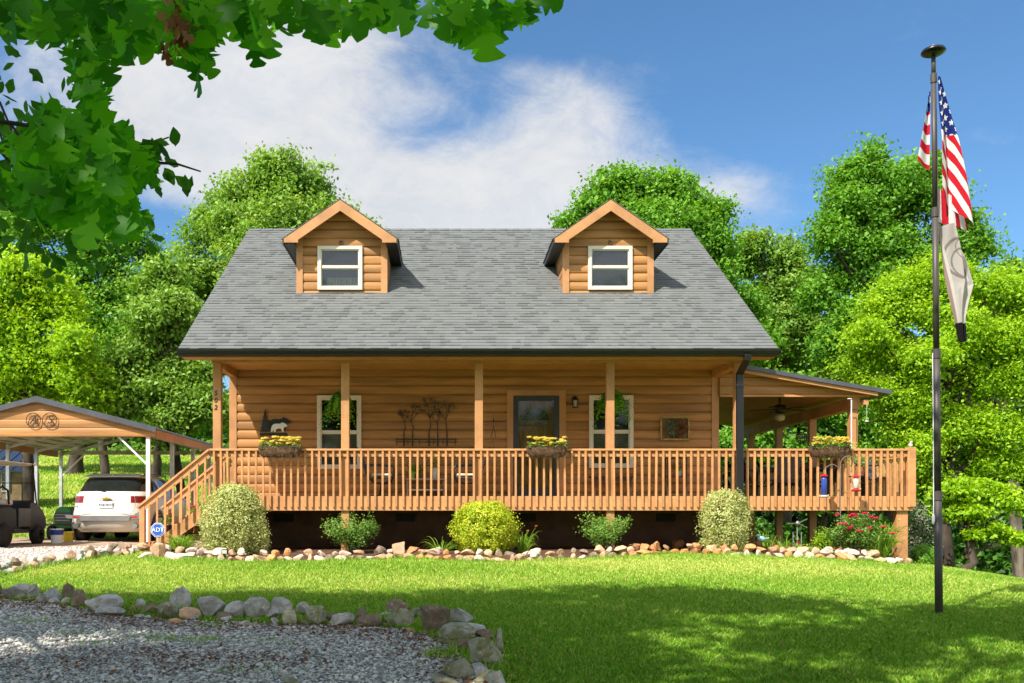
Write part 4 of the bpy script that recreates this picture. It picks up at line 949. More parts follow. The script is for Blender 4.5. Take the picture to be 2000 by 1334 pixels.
# far woods as one mass: behind everything
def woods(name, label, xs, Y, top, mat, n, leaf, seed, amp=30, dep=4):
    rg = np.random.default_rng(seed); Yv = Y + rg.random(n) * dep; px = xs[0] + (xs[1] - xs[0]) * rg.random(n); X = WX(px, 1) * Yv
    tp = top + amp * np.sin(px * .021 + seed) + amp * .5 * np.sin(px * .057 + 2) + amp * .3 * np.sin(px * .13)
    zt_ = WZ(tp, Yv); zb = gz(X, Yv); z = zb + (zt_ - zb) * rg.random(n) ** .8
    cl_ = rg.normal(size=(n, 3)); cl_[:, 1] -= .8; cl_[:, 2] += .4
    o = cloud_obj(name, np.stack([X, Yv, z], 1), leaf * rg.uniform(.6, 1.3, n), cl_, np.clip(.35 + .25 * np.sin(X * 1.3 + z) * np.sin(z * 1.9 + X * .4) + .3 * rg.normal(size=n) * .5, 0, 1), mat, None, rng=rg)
    tag(o, label, 'woods', None, 'stuff'); return o
woods('distant_woods', 'dark mass of woods behind the slope on the left', (-260, 560), 60, 745, 'leaf_dark', 34000, .62, 50, 30, 6)
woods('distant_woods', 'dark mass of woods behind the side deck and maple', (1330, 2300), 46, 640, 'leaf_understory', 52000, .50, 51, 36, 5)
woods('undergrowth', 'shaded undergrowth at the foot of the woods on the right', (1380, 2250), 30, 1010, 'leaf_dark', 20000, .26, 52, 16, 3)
woods('undergrowth', 'sunlit brush along the far edge of the slope', (-120, 470), 56, 868, 'leaf_pale', 9000, .4, 53, 8, 2)
# ---- the oak: trunk behind the photographer, canopy overhead, leafy sprays hanging into view
oak = thing('oak_tree', 'oak whose lobed leafy branches hang across the top left of the view', 'tree', (-3.4, -3.6, gzf(-3.4, -3.6)))
ob = oak.location
m = MB(); m.tube([(0, 0, -.4), (0, 0, .3), (.1, .1, 2.), (.2, .3, 4.2), (.5, .8, 6.6), (.8, 1.6, 9.)], [.62, .42, .36, .32, .22, .10], 14); m.build('trunk', 'bark', oak, smooth=True)
rs = random.Random(4); rg = np.random.default_rng(44)
LO = []
EDX = [-15, -8.2, -4, -2.9, -1.6, -.2, .5, 2.3, 8]; EDY = [6.4, 6.9, 6.6, 7.9, 7.4, 6.6, 5.7, 5.9, 5.9]
for k in range(135):
    x = -15 + 24 * rs.random(); fr = float(np.interp(x, EDX, EDY)); yy = -6 + (fr + 4.6) * rs.random(); z = rs.uniform(7.2, 10.2)
    LO.append((x, min(yy, fr - 1.1 - (z - 7.2) * .55), z, rs.uniform(1.0, 1.5)))
for k in range(34):
    x = -15 + k * .7; LO.append((x, float(np.interp(x, EDX, EDY)) - .75, 7.4 + .2 * math.sin(k), .75))
pos, nrm, rnd = crown_pts(LO, 250000, rg, .42, 34, .6, 1.)
# nothing of the high canopy may dip into the upper edge of the view
elev = (pos[:, 2] - CAMZ) / np.maximum(pos[:, 1], .01); ok = (elev > .60) | (pos[:, 1] < .3)
sy_ = pos[:, 1] + (pos[:, 2] - .3) / 1.5; sx_ = pos[:, 0] + (pos[:, 2] - .3) * .6      # where each leaf's shadow lands: the crown is thinner over the hanging sprays
ok &= ~((sy_ > 3.2) & (sy_ < 6.2) & (sx_ > -3.4) & (sx_ < 3.2) & (rg.random(len(pos)) < .72)); pos, nrm, rnd = pos[ok], nrm[ok], rnd[ok]
cloud_obj('canopy', pos, .17 * rg.uniform(.7, 1.3, len(pos)), nrm, rnd, 'oak_shade_leaf', oak, ob, rng=rg, aspect=.7)
m = MB()
for (x, y, z, r) in LO[::2]:
    limb(m, Vector((.4, .7, 5.2 + rs.random() * 2.5)), Vector((x, y, z)) - ob, .11, .03, rs)
m.build('limbs', 'bark', oak, smooth=True)
# lobed leaves
half = [(0, .012), (.12, .035), (.19, .15), (.26, .23), (.32, .20), (.35, .08), (.41, .15), (.49, .36), (.57, .43), (.63, .37), (.66, .15), (.71, .19), (.79, .31), (.87, .29), (.94, .17), (1, .02)]
def oak_leaves(name, cen, direc, nrm, size, rnd, mat, parent, off, rg, half=half):
    n = len(cen); T_ = np.array([h[0] for h in half]); Wd = np.array([h[1] for h in half]); k = len(T_)
    d = direc / np.linalg.norm(direc, axis=1, keepdims=True); nn_ = nrm - d * np.sum(nrm * d, axis=1, keepdims=True); nn_ /= np.linalg.norm(nn_, axis=1, keepdims=True); s_ = np.cross(d, nn_)
    V = np.zeros((n, k, 3, 3)); curl = rg.uniform(-.15, .30, n); fold = rg.uniform(.0, .35, n)
    asym = 1 + .18 * rg.normal(size=(n, k, 2))
    for j in range(3):
        sd_ = (-1, 0, 1)[j]; wj = Wd[None, :] * (asym[:, :, 0] if sd_ < 0 else asym[:, :, 1]) * abs(sd_)
        tt = T_[None, :] + (wj * .28 if sd_ else 0)
        along_ = tt * size[:, None]; side_ = sd_ * wj * size[:, None] * np.cos(fold)[:, None]; up_ = (np.abs(wj) * np.sin(fold)[:, None] - curl[:, None] * tt ** 2) * size[:, None]
        V[:, :, j] = cen[:, None] + d[:, None] * along_[..., None] + s_[:, None] * side_[..., None] + nn_[:, None] * up_[..., None]
    f = []
    for i in range(k - 1):
        for j in range(2): f.append((i * 3 + j, i * 3 + j + 1, (i + 1) * 3 + j + 1, (i + 1) * 3 + j))
    f = np.array(f)[None] + (3 * k) * np.arange(n)[:, None, None]
    V = V.reshape(-1, 3) - np.array(off)
    return fast_mesh(name, V, f.reshape(-1, 4), np.repeat(rnd, 3 * k), mat, parent)
RB = [[(0, -10), (300, -10), (560, -10), (830, -10), (1085, 5), (1070, 30), (1000, 30), (960, 60), (930, 75), (890, 60), (860, 25), (800, 15), (770, 28), (735, 12), (700, 5), (675, 40), (640, 60), (600, 50), (575, 20), (540, 50), (515, 85), (495, 95), (470, 40), (430, 70), (405, 120), (385, 145), (365, 100), (320, 120), (290, 80), (245, 90), (215, 90), (175, 80), (150, 60), (110, 80), (60, 60), (0, 50)],
      [(130, 60), (180, 70), (205, 120), (205, 190), (215, 250), (175, 230), (150, 190), (135, 130)],
      [(30, 250), (110, 200), (200, 235), (265, 280), (320, 320), (290, 345), (255, 370), (270, 420), (240, 440), (200, 430), (180, 470), (150, 420), (90, 420), (30, 400), (0, 330)]]
BX = []; rr = random.Random(12)
for poly, cnt in zip(RB, (410, 48, 270)):
    c = 0; xs_ = [p[0] for p in poly]; ys_ = [p[1] for p in poly]
    while c < cnt:
        x = rr.uniform(min(xs_), max(xs_)); y = rr.uniform(min(ys_), max(ys_))
        if inpoly(np.array([x]), np.array([y]), poly)[0]: BX.append((x, y, rr.uniform(2.5, 3.6))); c += 1
# twigs from which the leaves spring
twigs = [[(175, -40), (172, 10), (178, 60), (182, 120), (178, 170), (190, 215), (205, 240), (215, 300), (225, 370)], [(-60, -30), (60, 10), (175, 15), (300, 0), (430, 20), (560, -5), (700, -20), (860, -10), (960, 15), (1040, 20)], [(-60, 230), (20, 240), (90, 250), (200, 240)], [(430, 20), (480, 40), (510, 80)], [(300, 0), (340, 50), (380, 120)], [(560, -5), (620, 30), (650, 60)], [(960, 15), (930, 50), (940, 85)], [(200, 240), (250, 275), (300, 300)], [(20, 240), (60, 300), (100, 370), (150, 420)]]
m = MB(); TP = []
for i, tw in enumerate(twigs):
    Yt = 3.0 + .25 * math.sin(i * 2.3); pts = [P(x, y, Yt + .05 * math.sin(j)) for j, (x, y) in enumerate(tw)]
    if i < 3: pts = [P(tw[0][0] - 40, tw[0][1] - 60, Yt - .3) + Vector((0, 0, .6))] + pts
    r0 = .011 if i < 3 else .005; m.tube([p - ob for p in pts], [r0 * (1 - .75 * j / (len(pts) - 1)) for j in range(len(pts))], 6); TP += pts
m.tube([Vector((.3, .5, 5)), Vector((1.2, 3.2, 4.6)), P(-100, -90, 2.7) + Vector((0, 0, .6)) - ob], [.08, .05, .012], 7)
m.tube([Vector((.3, .5, 5)), Vector((2.2, 3.6, 4.8)), P(135, -100, 2.7) + Vector((0, 0, .6)) - ob], [.08, .05, .012], 7)
m.build('branch', 'bark', oak, smooth=True)
cen = np.array([tuple(P(*b)) for b in BX]); n = len(cen)
dr = np.stack([rg.normal(.05, .5, n), rg.normal(0, .35, n), -np.abs(rg.normal(.55, .45, n))], 1)
nr = np.stack([rg.normal(0, .35, n), -np.ones(n), rg.normal(.35, .4, n)], 1)
sz = rg.uniform(.075, .125, n); cen = cen - dr / np.linalg.norm(dr, axis=1, keepdims=True) * (sz * .4)[:, None]
oak_leaves('leaves', cen, dr, nr, sz, rg.random(n), 'oak_leaf', oak, ob, rg)
# one clump of curled brown leaves
n = 22; c = np.stack([[WX(338 + rr.gauss(0, 11), 2.5) for _ in range(n)], 2.5 + rg.normal(0, .03, n), [WZ(-6 + i * 4, 2.5) for i in range(n)]], 1)
oak_leaves('dead_leaves', c, np.stack([rg.normal(0, .5, n), rg.normal(0, .5, n), -np.ones(n)], 1), np.stack([rg.normal(0, 1.2, n), rg.normal(-.3, 1, n), rg.normal(0, .5, n)], 1), rg.uniform(.035, .06, n), rg.random(n), 'dead_leaf', oak, ob, rg)
# ---- beech sprays with small pointed leaves at the left edge: a neighbouring tree
bee = thing('beech_tree', 'small-leaved tree whose sprays hang at the left edge below the oak leaves', 'tree', (-6.4, .8, gzf(-6.4, .8)))
bb = bee.location; m = MB(); m.tube([(0, 0, -.3), (.05, 0, 1.5), (.3, .4, 3.2), (.6, .8, 5.2)], [.16, .12, .09, .03], 10); m.build('trunk', 'bark_light', bee, smooth=True)
m = MB(); LP = []
for (path, Yb, dens) in [([(-200, 100), (-60, 150), (0, 200), (30, 270), (60, 350)], 3.6, 80), ([(-200, 200), (-30, 260), (30, 330), (60, 400), (90, 440)], 3.8, 130), ([(-150, 330), (20, 350), (110, 400), (150, 430), (165, 470)], 3.9, 80), ([(60, 240), (140, 250), (230, 262), (285, 285), (330, 268)], 3.4, 40), ([(230, 300), (300, 318), (345, 320), (392, 335)], 3.4, 9), ([(-100, 150), (-10, 230), (20, 320), (20, 400)], 4.1, 70), ([(100, 220), (180, 300), (230, 380), (250, 420)], 4.0, 60)]:
    pts = [P(x, y, Yb) for x, y in path]; m.tube([p - bb for p in pts], [.008 * (1 - .65 * j / (len(pts) - 1)) for j in range(len(pts))], 5)
    for _ in range(dens):
        t = rr.random() * (len(pts) - 1); i = int(t); p = pts[i].lerp(pts[i + 1], t - i); sp = .028 if dens < 45 else .12
        LP.append(p + Vector([max(-.3, min(.3, rr.gauss(0, sp) + q_)) for q_ in (0, 0, -.03)]))
m.tube([Vector((.4, .6, 4.2)), P(-200, 100, 3.6) - bb], [.04, .009], 6); m.tube([Vector((.35, .5, 3.4)), P(-200, 200, 3.8) - bb], [.04, .009], 6); m.tube([Vector((.3, .4, 3.)), P(-150, 330, 3.9) - bb], [.04, .009], 6)
m.build('branch', 'bark', bee, smooth=True)
LP = np.array([tuple(p) for p in LP]); n = len(LP)
oak_leaves('leaves', LP, np.stack([rg.normal(.25, .6, n), rg.normal(0, .3, n), -np.abs(rg.normal(.5, .4, n))], 1), np.stack([rg.normal(0, .5, n), -np.ones(n), rg.normal(.3, .5, n)], 1), rg.uniform(.045, .08, n), rg.random(n), 'beech_leaf', bee, bb, rg, [(0, .01), (.15, .16), (.35, .27), (.55, .26), (.75, .17), (.9, .07), (1, .005)])
# trees across the road behind the photographer, seen only in the window glass
for i, (x, y) in enumerate([(-24, -30), (-13, -34), (-2, -31), (9, -35), (20, -30), (31, -33)]):
    rt = thing('leafy_tree', 'tree across the road behind the photographer', 'tree', (x, y, gzf(x, y)), 0, 'trees behind the photographer')
    pos, nrm, rnd = crown_pts([(x + rr.gauss(0, 2.4), y + rr.gauss(0, 2), rr.uniform(3, 11), rr.uniform(2.2, 3.4)) for _ in range(9)], 3600, rg, 1., 20, .7, 1.)
    cloud_obj('crown', pos, .8 * rg.uniform(.6, 1.3, len(pos)), nrm, rnd, 'leaf_dark', rt, rt.location, rng=rg)
    MB().tube([(0, 0, -.4), (0, 0, 3), (.2, 0, 9)], [.3, .24, .08], 8).build('trunk', 'bark', rt)
# ================================================================== shrubs and flowers in the bed
def bush(label, px, py, w_, h, Y, n, leaf, mat, seed, name='shrub', shape='dome', stems='bark', clump=.09, per=16, group=None, inner=0., top=0.):
    """a clipped shrub: leaf sprays over a lumpy shell, more inside, stems below"""
    rg = np.random.default_rng(seed); X = WX(px, Y); z0 = gzf(X, Y); ztop = WZ(py, Y); H = ztop - z0; Rr = w_ / 2 / F * Y
    base = Vector((X, Y, z0)); root = thing(name, label, 'shrub', base, 0, group)
    nc = n // per; d = unit(nc, rg); ph = rg.random(4) * 6
    th = np.arctan2(d[:, 1], d[:, 0]); el = d[:, 2]
    zz = (el * .5 + .5)
    lump = 1 + .10 * np.sin(th * 3 + ph[0] + zz * 5) + .07 * np.sin(th * 7 + ph[1]) + .05 * np.sin(zz * 9 + ph[2] + th * 2)
    if shape == 'dome': prof = np.sqrt(np.clip(1 - (np.abs(zz - .36) / .66) ** 2.1, .02, 1))
    elif shape == 'cone': prof = np.clip((1 - zz) * 1.25, 0, 1) ** .55 * (.86 + .14 * np.clip(zz * 5, 0, 1))
    else: prof = np.sqrt(np.clip(1 - (np.abs(zz - .5) / .54) ** 3.2, .02, 1)) * (.80 + .2 * np.clip(1 - np.abs(zz - .45) * 1.5, 0, 1))
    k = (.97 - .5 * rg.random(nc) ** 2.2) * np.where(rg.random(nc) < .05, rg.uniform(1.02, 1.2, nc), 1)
    cc = np.stack([np.cos(th) * Rr * prof * lump * k, np.sin(th) * Rr * prof * lump * k, zz * H * (.985 + .015 * lump)], 1)
    j = np.repeat(np.arange(nc), per); m_ = len(j); pos = cc[j] + rg.normal(size=(m_, 3)) * clump * .5
    out = np.stack([np.cos(th), np.sin(th), el * .9 + .35], 1)
    nrm = rg.normal(size=(m_, 3)) * .7 + out[j]; crn = rg.random(nc)
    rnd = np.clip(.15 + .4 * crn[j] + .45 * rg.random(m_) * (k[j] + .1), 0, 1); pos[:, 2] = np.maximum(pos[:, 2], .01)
    V, f, r = leaf_quads(pos, leaf * rg.uniform(.6, 1.3, m_), nrm, rnd, .62, rg); fast_mesh('foliage', V, f, r, mat, root)
    m = MB(); rs = random.Random(seed)
    for _ in range(26 if stems else 0):
        a = rs.random() * 6.28; r_ = rs.random() ** .5 * Rr * .75
        limb(m, (math.cos(a) * r_ * .25, math.sin(a) * r_ * .25, -.05), (math.cos(a) * r_, math.sin(a) * r_, H * rs.uniform(.5, .9)), .012, .004, rs, n=4, seg=5)
    m.build('stems', stems, root)
    return root
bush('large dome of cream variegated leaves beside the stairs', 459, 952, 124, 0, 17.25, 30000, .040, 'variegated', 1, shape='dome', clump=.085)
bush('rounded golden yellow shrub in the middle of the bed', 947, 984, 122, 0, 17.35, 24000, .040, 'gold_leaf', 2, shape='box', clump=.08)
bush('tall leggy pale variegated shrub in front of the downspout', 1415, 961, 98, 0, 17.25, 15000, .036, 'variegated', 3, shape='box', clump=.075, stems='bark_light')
def rose(label, px, py, w_, Y, n, mat, seed, stems, flowers=0, fl='petal_red', up=1., group=None, leaf=.042):
    """an open bush of arching canes carrying leaf sprays"""
    rg = np.random.default_rng(seed); rs = random.Random(seed); X = WX(px, Y); z0 = gzf(X, Y); H = WZ(py, Y) - z0; Rr = w_ / 2 / F * Y
    base = Vector((X, Y, z0)); root = thing('rose_bush', label, 'shrub', base, 0, group); m = MB(); cc = []; tips = []
    for k in range(stems):
        a = rs.random() * 6.28; q = rs.uniform(.25, 1.0); t1 = Vector((math.cos(a) * Rr * q, math.sin(a) * Rr * q * .7, H * rs.uniform(.62, .98) * (1.06 - .34 * q ** 2)))
        b = Vector((math.cos(a) * .05, math.sin(a) * .05, 0)); mid = b.lerp(t1, .5) + Vector((-math.cos(a) * Rr * .12, 0, H * .12)); pts = [b, b.lerp(mid, .5) * .9, mid, mid.lerp(t1, .5) + Vector((0, 0, .02)), t1]
        m.tube(pts, [.010, .009, .007, .005, .003], 5); tips.append(t1)
        for j in range(13):
            t = rs.uniform(.34, 1.); i = min(3, int(t * 4)); p = pts[i].lerp(pts[i + 1], t * 4 - i); cc.append(p + Vector((rs.gauss(0, .07), rs.gauss(0, .07), rs.gauss(0, .05))))
    m.build('canes', 'bark_light', root); cc = np.array([tuple(p) for p in cc]); per = max(4, n // len(cc)); j = np.repeat(np.arange(len(cc)), per); M_ = len(j)
    pos = cc[j] + rg.normal(size=(M_, 3)) * .048; nrm = rg.normal(size=(M_, 3)) * .7 + np.array([0, -.3, .9]); V, f, r = leaf_quads(pos, leaf * rg.uniform(.6, 1.3, M_), nrm, np.clip(rg.random(len(cc))[j] * .5 + .5 * rg.random(M_), 0, 1), .7, rg)
    fast_mesh('foliage', V, f, r, mat, root)
    for p in sorted(tips, key=lambda q: q.y * .7 - q.z)[:flowers]:
        flower(p + Vector((rs.gauss(0, .08), -.14, rs.uniform(-.02, .06))), .085, fl, root, rs, 'rose_flower')
    return root
def flower(p, r, mat, parent, rs, name='flower', petals=12, add=None):
    m = add or MB()
    for i in range(petals):
        a = i * 2.4; q = .35 + .65 * i / petals; up_ = 1.1 - q
        d = Vector((math.cos(a) * q, math.sin(a) * q * .8 - .25, up_ * .7)); s_ = Vector((-math.sin(a), math.cos(a), .1)) * r * .45
        c = Vector(p); m.add([c, c + d * r * .6 - s_, c + d * r * 1.15, c + d * r * .6 + s_], [(0, 1, 2, 3)], rs.random())
    if add is None: return m.build(name, mat, parent)
rose('open rose bush with a few red buds before the second porch post', 690, 1004, 122, 17.4, 3900, 'rose_leaf', 5, 17, 0, group='rose bushes in the bed')
rose('darker open rose bush before the fourth porch post', 1183, 998, 130, 17.4, 3900, 'rose_leaf', 6, 17, 0, group='rose bushes in the bed')
rose('wide rose bush carrying red roses at the right end of the bed', 1668, 1003, 130, 17.5, 5600, 'rose_leaf', 7, 26, 15, group='rose bushes in the bed')
def clump(name, label, cat, px, Y, n, h, sp, seed, mat='blade_leaf', w_=.014, flw=0, fmat='petal_orange', fh=1.1, group=None):
    X = WX(px, Y); z0 = gzf(X, Y); root = thing(name, label, cat, (X, Y, z0), 0, group); rs = random.Random(seed); m = MB()
    for _ in range(n):
        a = rs.random() * 6.28; r_ = abs(rs.gauss(sp * .75, sp * .35)); hh = h * rs.uniform(.45, 1.05)
        m.blade((math.cos(a) * .05, math.sin(a) * .05, 0), (math.cos(a) * r_, math.sin(a) * r_ * .8, hh * rs.uniform(.25, .85)), w_, (0, 0, hh * .45), 5, rs.random())
    m.build('leaves', mat, root)
    for k in range(flw):
        a = rs.random() * 6.28; q = Vector((math.cos(a) * sp * .7, math.sin(a) * sp * .5 - .05, h * fh * rs.uniform(.75, 1.05))); MB().tube([(0, 0, 0), q * .5 + Vector((0, 0, .06)), q], [.004, .003, .003], 5).build('stalk', mat, root); flower(q, .045, fmat, root, rs, petals=8)
    return root
clump('liriope', 'grassy arching clump at the foot of the stairs', 'plant', 352, 17.45, 260, .38, .36, 1, w_=.012)
clump('daylily', 'thin daylily clump left of the golden shrub', 'plant', 862, 17.35, 46, .34, .42, 2, flw=0)
clump('daylily', 'orange flowering daylily right of the golden shrub', 'plant', 1022, 17.35, 100, .48, .34, 3, flw=4)
clump('daylily', 'tall yellow daylilies beside the corner deck post', 'plant', 1722, 17.5, 230, .78, .42, 4, flw=5, fmat='petal_yellow', fh=1.)
clump('bedding_plant', 'small red flowered plant below the pinwheel', 'plant', 1556, 17.9, 40, .22, .12, 5, flw=2, fmat='petal_red')
clump('bulb_plant', 'upright curling leaves beside the white bird', 'plant', 1500, 17.9, 18, .55, .3, 6, w_=.018)
clump('bulb_plant', 'low strappy leaves between the bird and the pinwheel', 'plant', 1530, 17.8, 26, .35, .22, 7, w_=.016)
rose('small bright green bush under the side deck', 1602, 1036, 36, 18., 900, 'leaf_bright', 8, 8).name = 'small_bush'
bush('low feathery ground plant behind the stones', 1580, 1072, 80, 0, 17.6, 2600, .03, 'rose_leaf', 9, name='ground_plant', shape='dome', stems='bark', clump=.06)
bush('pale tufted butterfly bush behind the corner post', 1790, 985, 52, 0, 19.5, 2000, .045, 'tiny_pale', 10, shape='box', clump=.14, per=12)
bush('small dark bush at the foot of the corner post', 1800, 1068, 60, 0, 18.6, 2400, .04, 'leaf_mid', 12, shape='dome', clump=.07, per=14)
# ---- hanging ferns
def fern(label, px, py, Y, seed, R_=.46, n=240, hang=4.55, group='ferns hanging from the porch ceiling'):
    c = P(px, py - 14, Y); root = thing('hanging_fern', label, 'plant', c, 0, group); rs = random.Random(seed); V = []; m = MB()
    m.lathe([(.08, -.05), (.11, .0), (.13, .08), (.125, .08), (.09, .06)], (0, 0, 0), 16); m.build('pot', 'coir', root)
    m = MB()
    for k in range(3): a = k * 2.1; m.tube([(math.cos(a) * .14, math.sin(a) * .14, 0), (0, 0, .42)], .003, 4)
    m.tube([(0, 0, .42), (0, 0, hang - c.z)], .003, 4); m.build('hanger', 'dark_metal', root)
    m = MB()
    for _ in range(n):
        a = rs.random() * 6.28; L = R_ * rs.uniform(.15, 1.15) ** .8; rise = rs.uniform(.02, .36); drop = rs.uniform(.4, 1.9)
        pts = [Vector((math.cos(a) * L * t, math.sin(a) * L * t * .8, rise * 4 * t * (1 - t) * .6 + .10 * t - drop * L * t * t)) for t in np.linspace(0, 1, 13)]
        g = rs.random()
        for i in range(1, 12):
            d = (pts[i + 1] - pts[i - 1]).normalized(); s_ = d.cross(Vector((0, 0, 1))).normalized(); w_ = .075 * math.sin(math.pi * (i / 13) ** .7) + .008
            for sg in (-1, 1): m.add([pts[i] - d * .010, pts[i] + s_ * sg * w_ + d * .012 - Vector((0, 0, .012)), pts[i] + d * .022], [(0, 1, 2)], min(1, max(0, g + rs.gauss(0, .15))))
    m.build('fronds', 'fern', root); return root
fern('bushy fern hanging before the left porch window', 664, 802, 18.35, 1, .42, 150)
fern('bushy fern hanging before the right porch window', 1196, 798, 18.35, 2, .46, 150)
# ---- coir flower boxes on the rail
def flowerbox(label, x0, x1, seed, droop=0.):
    Yb = YP - .16; X0_, X1_ = WX(x0, Yb), WX(x1, Yb); L = X1_ - X0_; c = Vector(((X0_ + X1_) / 2, Yb, ZRT - .02)); rs = random.Random(seed)
    root = thing('flower_box', label, 'planter', c, 0, 'coir flower boxes on the rail'); m = MB(); n = 44; vs_ = []; rows = 7
    for j in range(rows):
        t = j / (rows - 1); ang = t * math.pi / 2
        for i in range(n):
            a = 2 * math.pi * i / n; sup = lambda q: math.copysign(abs(q) ** .6, q); w2 = L / 2 * (1 - .30 * t ** 2.5); d2 = .105 * math.cos(ang) ** .6 + .01
            sc = 1 + .05 * math.sin(a * 16) * (1 - t) + rs.gauss(0, .012)
            vs_.append((sup(math.cos(a)) * w2 * sc, sup(math.sin(a)) * d2 * (sc + .25 * abs(math.sin(a * 8)) * .3), .045 - .20 * math.sin(ang) ** 1.0 + .018 * abs(math.sin(a * 8 + .5)) * (1 - t)))
    fs = [(j * n + i, j * n + (i + 1) % n, (j + 1) * n + (i + 1) % n, (j + 1) * n + i) for j in range(rows - 1) for i in range(n)] + [tuple((rows - 1) * n + i for i in range(n))]
    m.add(vs_, fs); m.add([(math.cos(a) * L * .47, math.sin(a) * .09, .02) for a in np.linspace(0, 6.28, 25)[:-1]], [tuple(range(24))]); m.build('basket', 'coir', root)
    m = MB()
    for _ in range(60): x = rs.uniform(-L * .45, L * .45); m.tube([(x, -.08, -.10), (x + rs.gauss(0, .02), -.10 + rs.gauss(0, .01), -.13 - rs.random() * .09)], [.003, .0015], 3)
    m.build('coir_strands', 'coir', root)
    m = MB()
    for _ in range(int(60 * L / .8)):
        flower((rs.uniform(-L * .45, L * .47), rs.uniform(-.09, .05), .08 + rs.random() * .14), rs.uniform(.06, .085), 'petal_yellow', root, rs, petals=9, add=m)
    m.build('blossoms', 'petal_yellow', root)
    m = MB()
    for _ in range(5): flower((rs.uniform(-L * .4, L * .4), rs.uniform(-.09, .03), .05 + rs.random() * .09), .035, 'petal_orange', root, rs, petals=8, add=m)
    m.build('orange_blossoms', 'petal_orange', root)
    rg = np.random.default_rng(seed); k = 420; p = np.stack([rg.uniform(-L * .5, L * .5, k), rg.uniform(-.13, .08, k), rg.uniform(.01, .13, k)], 1); V, f, r = leaf_quads(p, rg.uniform(.03, .06, k), rg.normal(size=(k, 3)) + np.array([0, -.3, .8]), rg.random(k), .6, rg); fast_mesh('foliage', V, f, r, 'rose_leaf', root)
    m = MB(); m.tube([(-L / 2, -.115, .05), (L / 2, -.115, .05), (L / 2, .1, .05)], .005, 5)
    for q in (-.3, .3): m.tube([(L * q, .10, .03), (L * q, .14, .035), (L * q, .2, .03)], .005, 4)
    m.build('wire_frame', 'dark_metal', root)
flowerbox('coir flower box on the left part of the front rail', 506, 588, 1)
flowerbox('coir flower box on the rail in front of the door', 1029, 1107, 2)
flowerbox('longest coir flower box on the side deck rail', 1581, 1659, 3)
# ================================================================== carport
YC0 = 22.3; YC1 = 30.2; XCR = WX(75, YC0); CHW = 2.86; ZCR = 4.34; ZCE = 3.60
car_p = thing('carport', 'open metal carport with a tan sided gable over the parked car', 'carport', (XCR, 26, gzf(XCR, 26)))
cs_ = (ZCR - ZCE) / CHW
m = MB()
for sg in (-1, 1):
    xa = XCR + sg * CHW
    m.hexa([(XCR, YC0 - .12, ZCR - .03), (xa, YC0 - .12, ZCE - .03), (xa, YC1, ZCE - .03), (XCR, YC1, ZCR - .03), (XCR, YC0 - .12, ZCR), (xa, YC0 - .12, ZCE), (xa, YC1, ZCE), (XCR, YC1, ZCR)])
    for k in range(28):
        y = YC0 + k * .285; m.hexa([(XCR, y, ZCR), (xa, y, ZCE), (xa, y + .04, ZCE), (XCR, y + .04, ZCR), (XCR, y, ZCR + .02), (xa, y, ZCE + .02), (xa, y + .04, ZCE + .02), (XCR, y + .04, ZCR + .02)])
m.build('roof', 'metal_roof', car_p, True)
m = MB()
for sg in (-1, 1):
    m.hexa([(XCR, YC0 - .14, ZCR - .11), (XCR + sg * (CHW + .02), YC0 - .14, ZCE - .11), (XCR + sg * (CHW + .02), YC0 - .121, ZCE - .11), (XCR, YC0 - .121, ZCR - .11), (XCR, YC0 - .14, ZCR + .025), (XCR + sg * (CHW + .02), YC0 - .14, ZCE + .025), (XCR + sg * (CHW + .02), YC0 - .121, ZCE + .025), (XCR, YC0 - .121, ZCR + .025)])
m.build('rake_trim', 'metal_roof', car_p, True)
m = MB()
for sg in (-1, 1):
    xa = XCR + sg * (CHW - .02)
    m.hexa([(XCR, YC0 + .05, ZCR - .05), (xa, YC0 + .05, ZCE - .05), (xa, YC1 - .02, ZCE - .05), (XCR, YC1 - .02, ZCR - .05), (XCR, YC0 + .05, ZCR - .032), (xa, YC0 + .05, ZCE - .032), (xa, YC1 - .02, ZCE - .032), (XCR, YC1 - .02, ZCR - .032)])
    for k in range(9): x = XCR + sg * (.2 + k * .31); z = ZCR - .2 * cs_ - k * .31 * cs_; m.box(x, x + .03, YC0 + .05, YC1 - .05, z - .075, z - .052)
m.build('ceiling', 'carport_ceiling', car_p, True)
ZPH = 3.395; COURSE_, COURSE = COURSE, .205
m = MB(); logs(m, XCR - CHW + .02, XCR + CHW - .02, 3.395, ZCR - .05, YC0 - .02, .016, lambda z, a, b: (max(a, XCR - (ZCR - .05 - z) / cs_), min(b, XCR + (ZCR - .05 - z) / cs_)))
m.prism([(XCR - CHW + .02, 3.395), (XCR + CHW - .02, 3.395), (XCR + CHW - .02, 3.55), (XCR, ZCR - .06), (XCR - CHW + .02, 3.55)], 'y', YC0 - .015, YC0 + .02); m.build('gable_panel', 'siding', car_p, True)
ZPH = 1.80; COURSE = COURSE_
for sg in (-1, 1):
    xa = XCR + sg * (CHW - .03); MB().box(min(xa, xa + sg * .02), max(xa, xa + sg * .02), YC0 + .03, YC1, 3.36, ZCE - .035).build('side_fascia', 'trim', car_p, True)
ys = [YC0 + .02, 24.26, 26.27, 28.1, 29.9]
for sg in (-1, 1):
    for k, y in enumerate(ys):
        x = XCR + sg * 2.64; g = gzf(x, y); MB().box(x - .045, x + .045, y, y + .09, g - .1, 3.52).build('post', 'white_paint' if k == 0 else 'galv', car_p, True)
        m = MB(); m.beam((x, y + .045, 3.42), (x - sg * 2.64, y + .045, 3.42 + 2.64 * cs_), .07, .07, (0, 1, 0)); m.build('rafter', 'galv', car_p, True)
        if k in (0, 4): m = MB(); m.beam((x - sg * .02, y + .045, 2.72), (x - sg * .78, y + .045, 3.46), .04, .05, (0, 1, 0)); m.build('knee_brace', 'white_paint', car_p, True)
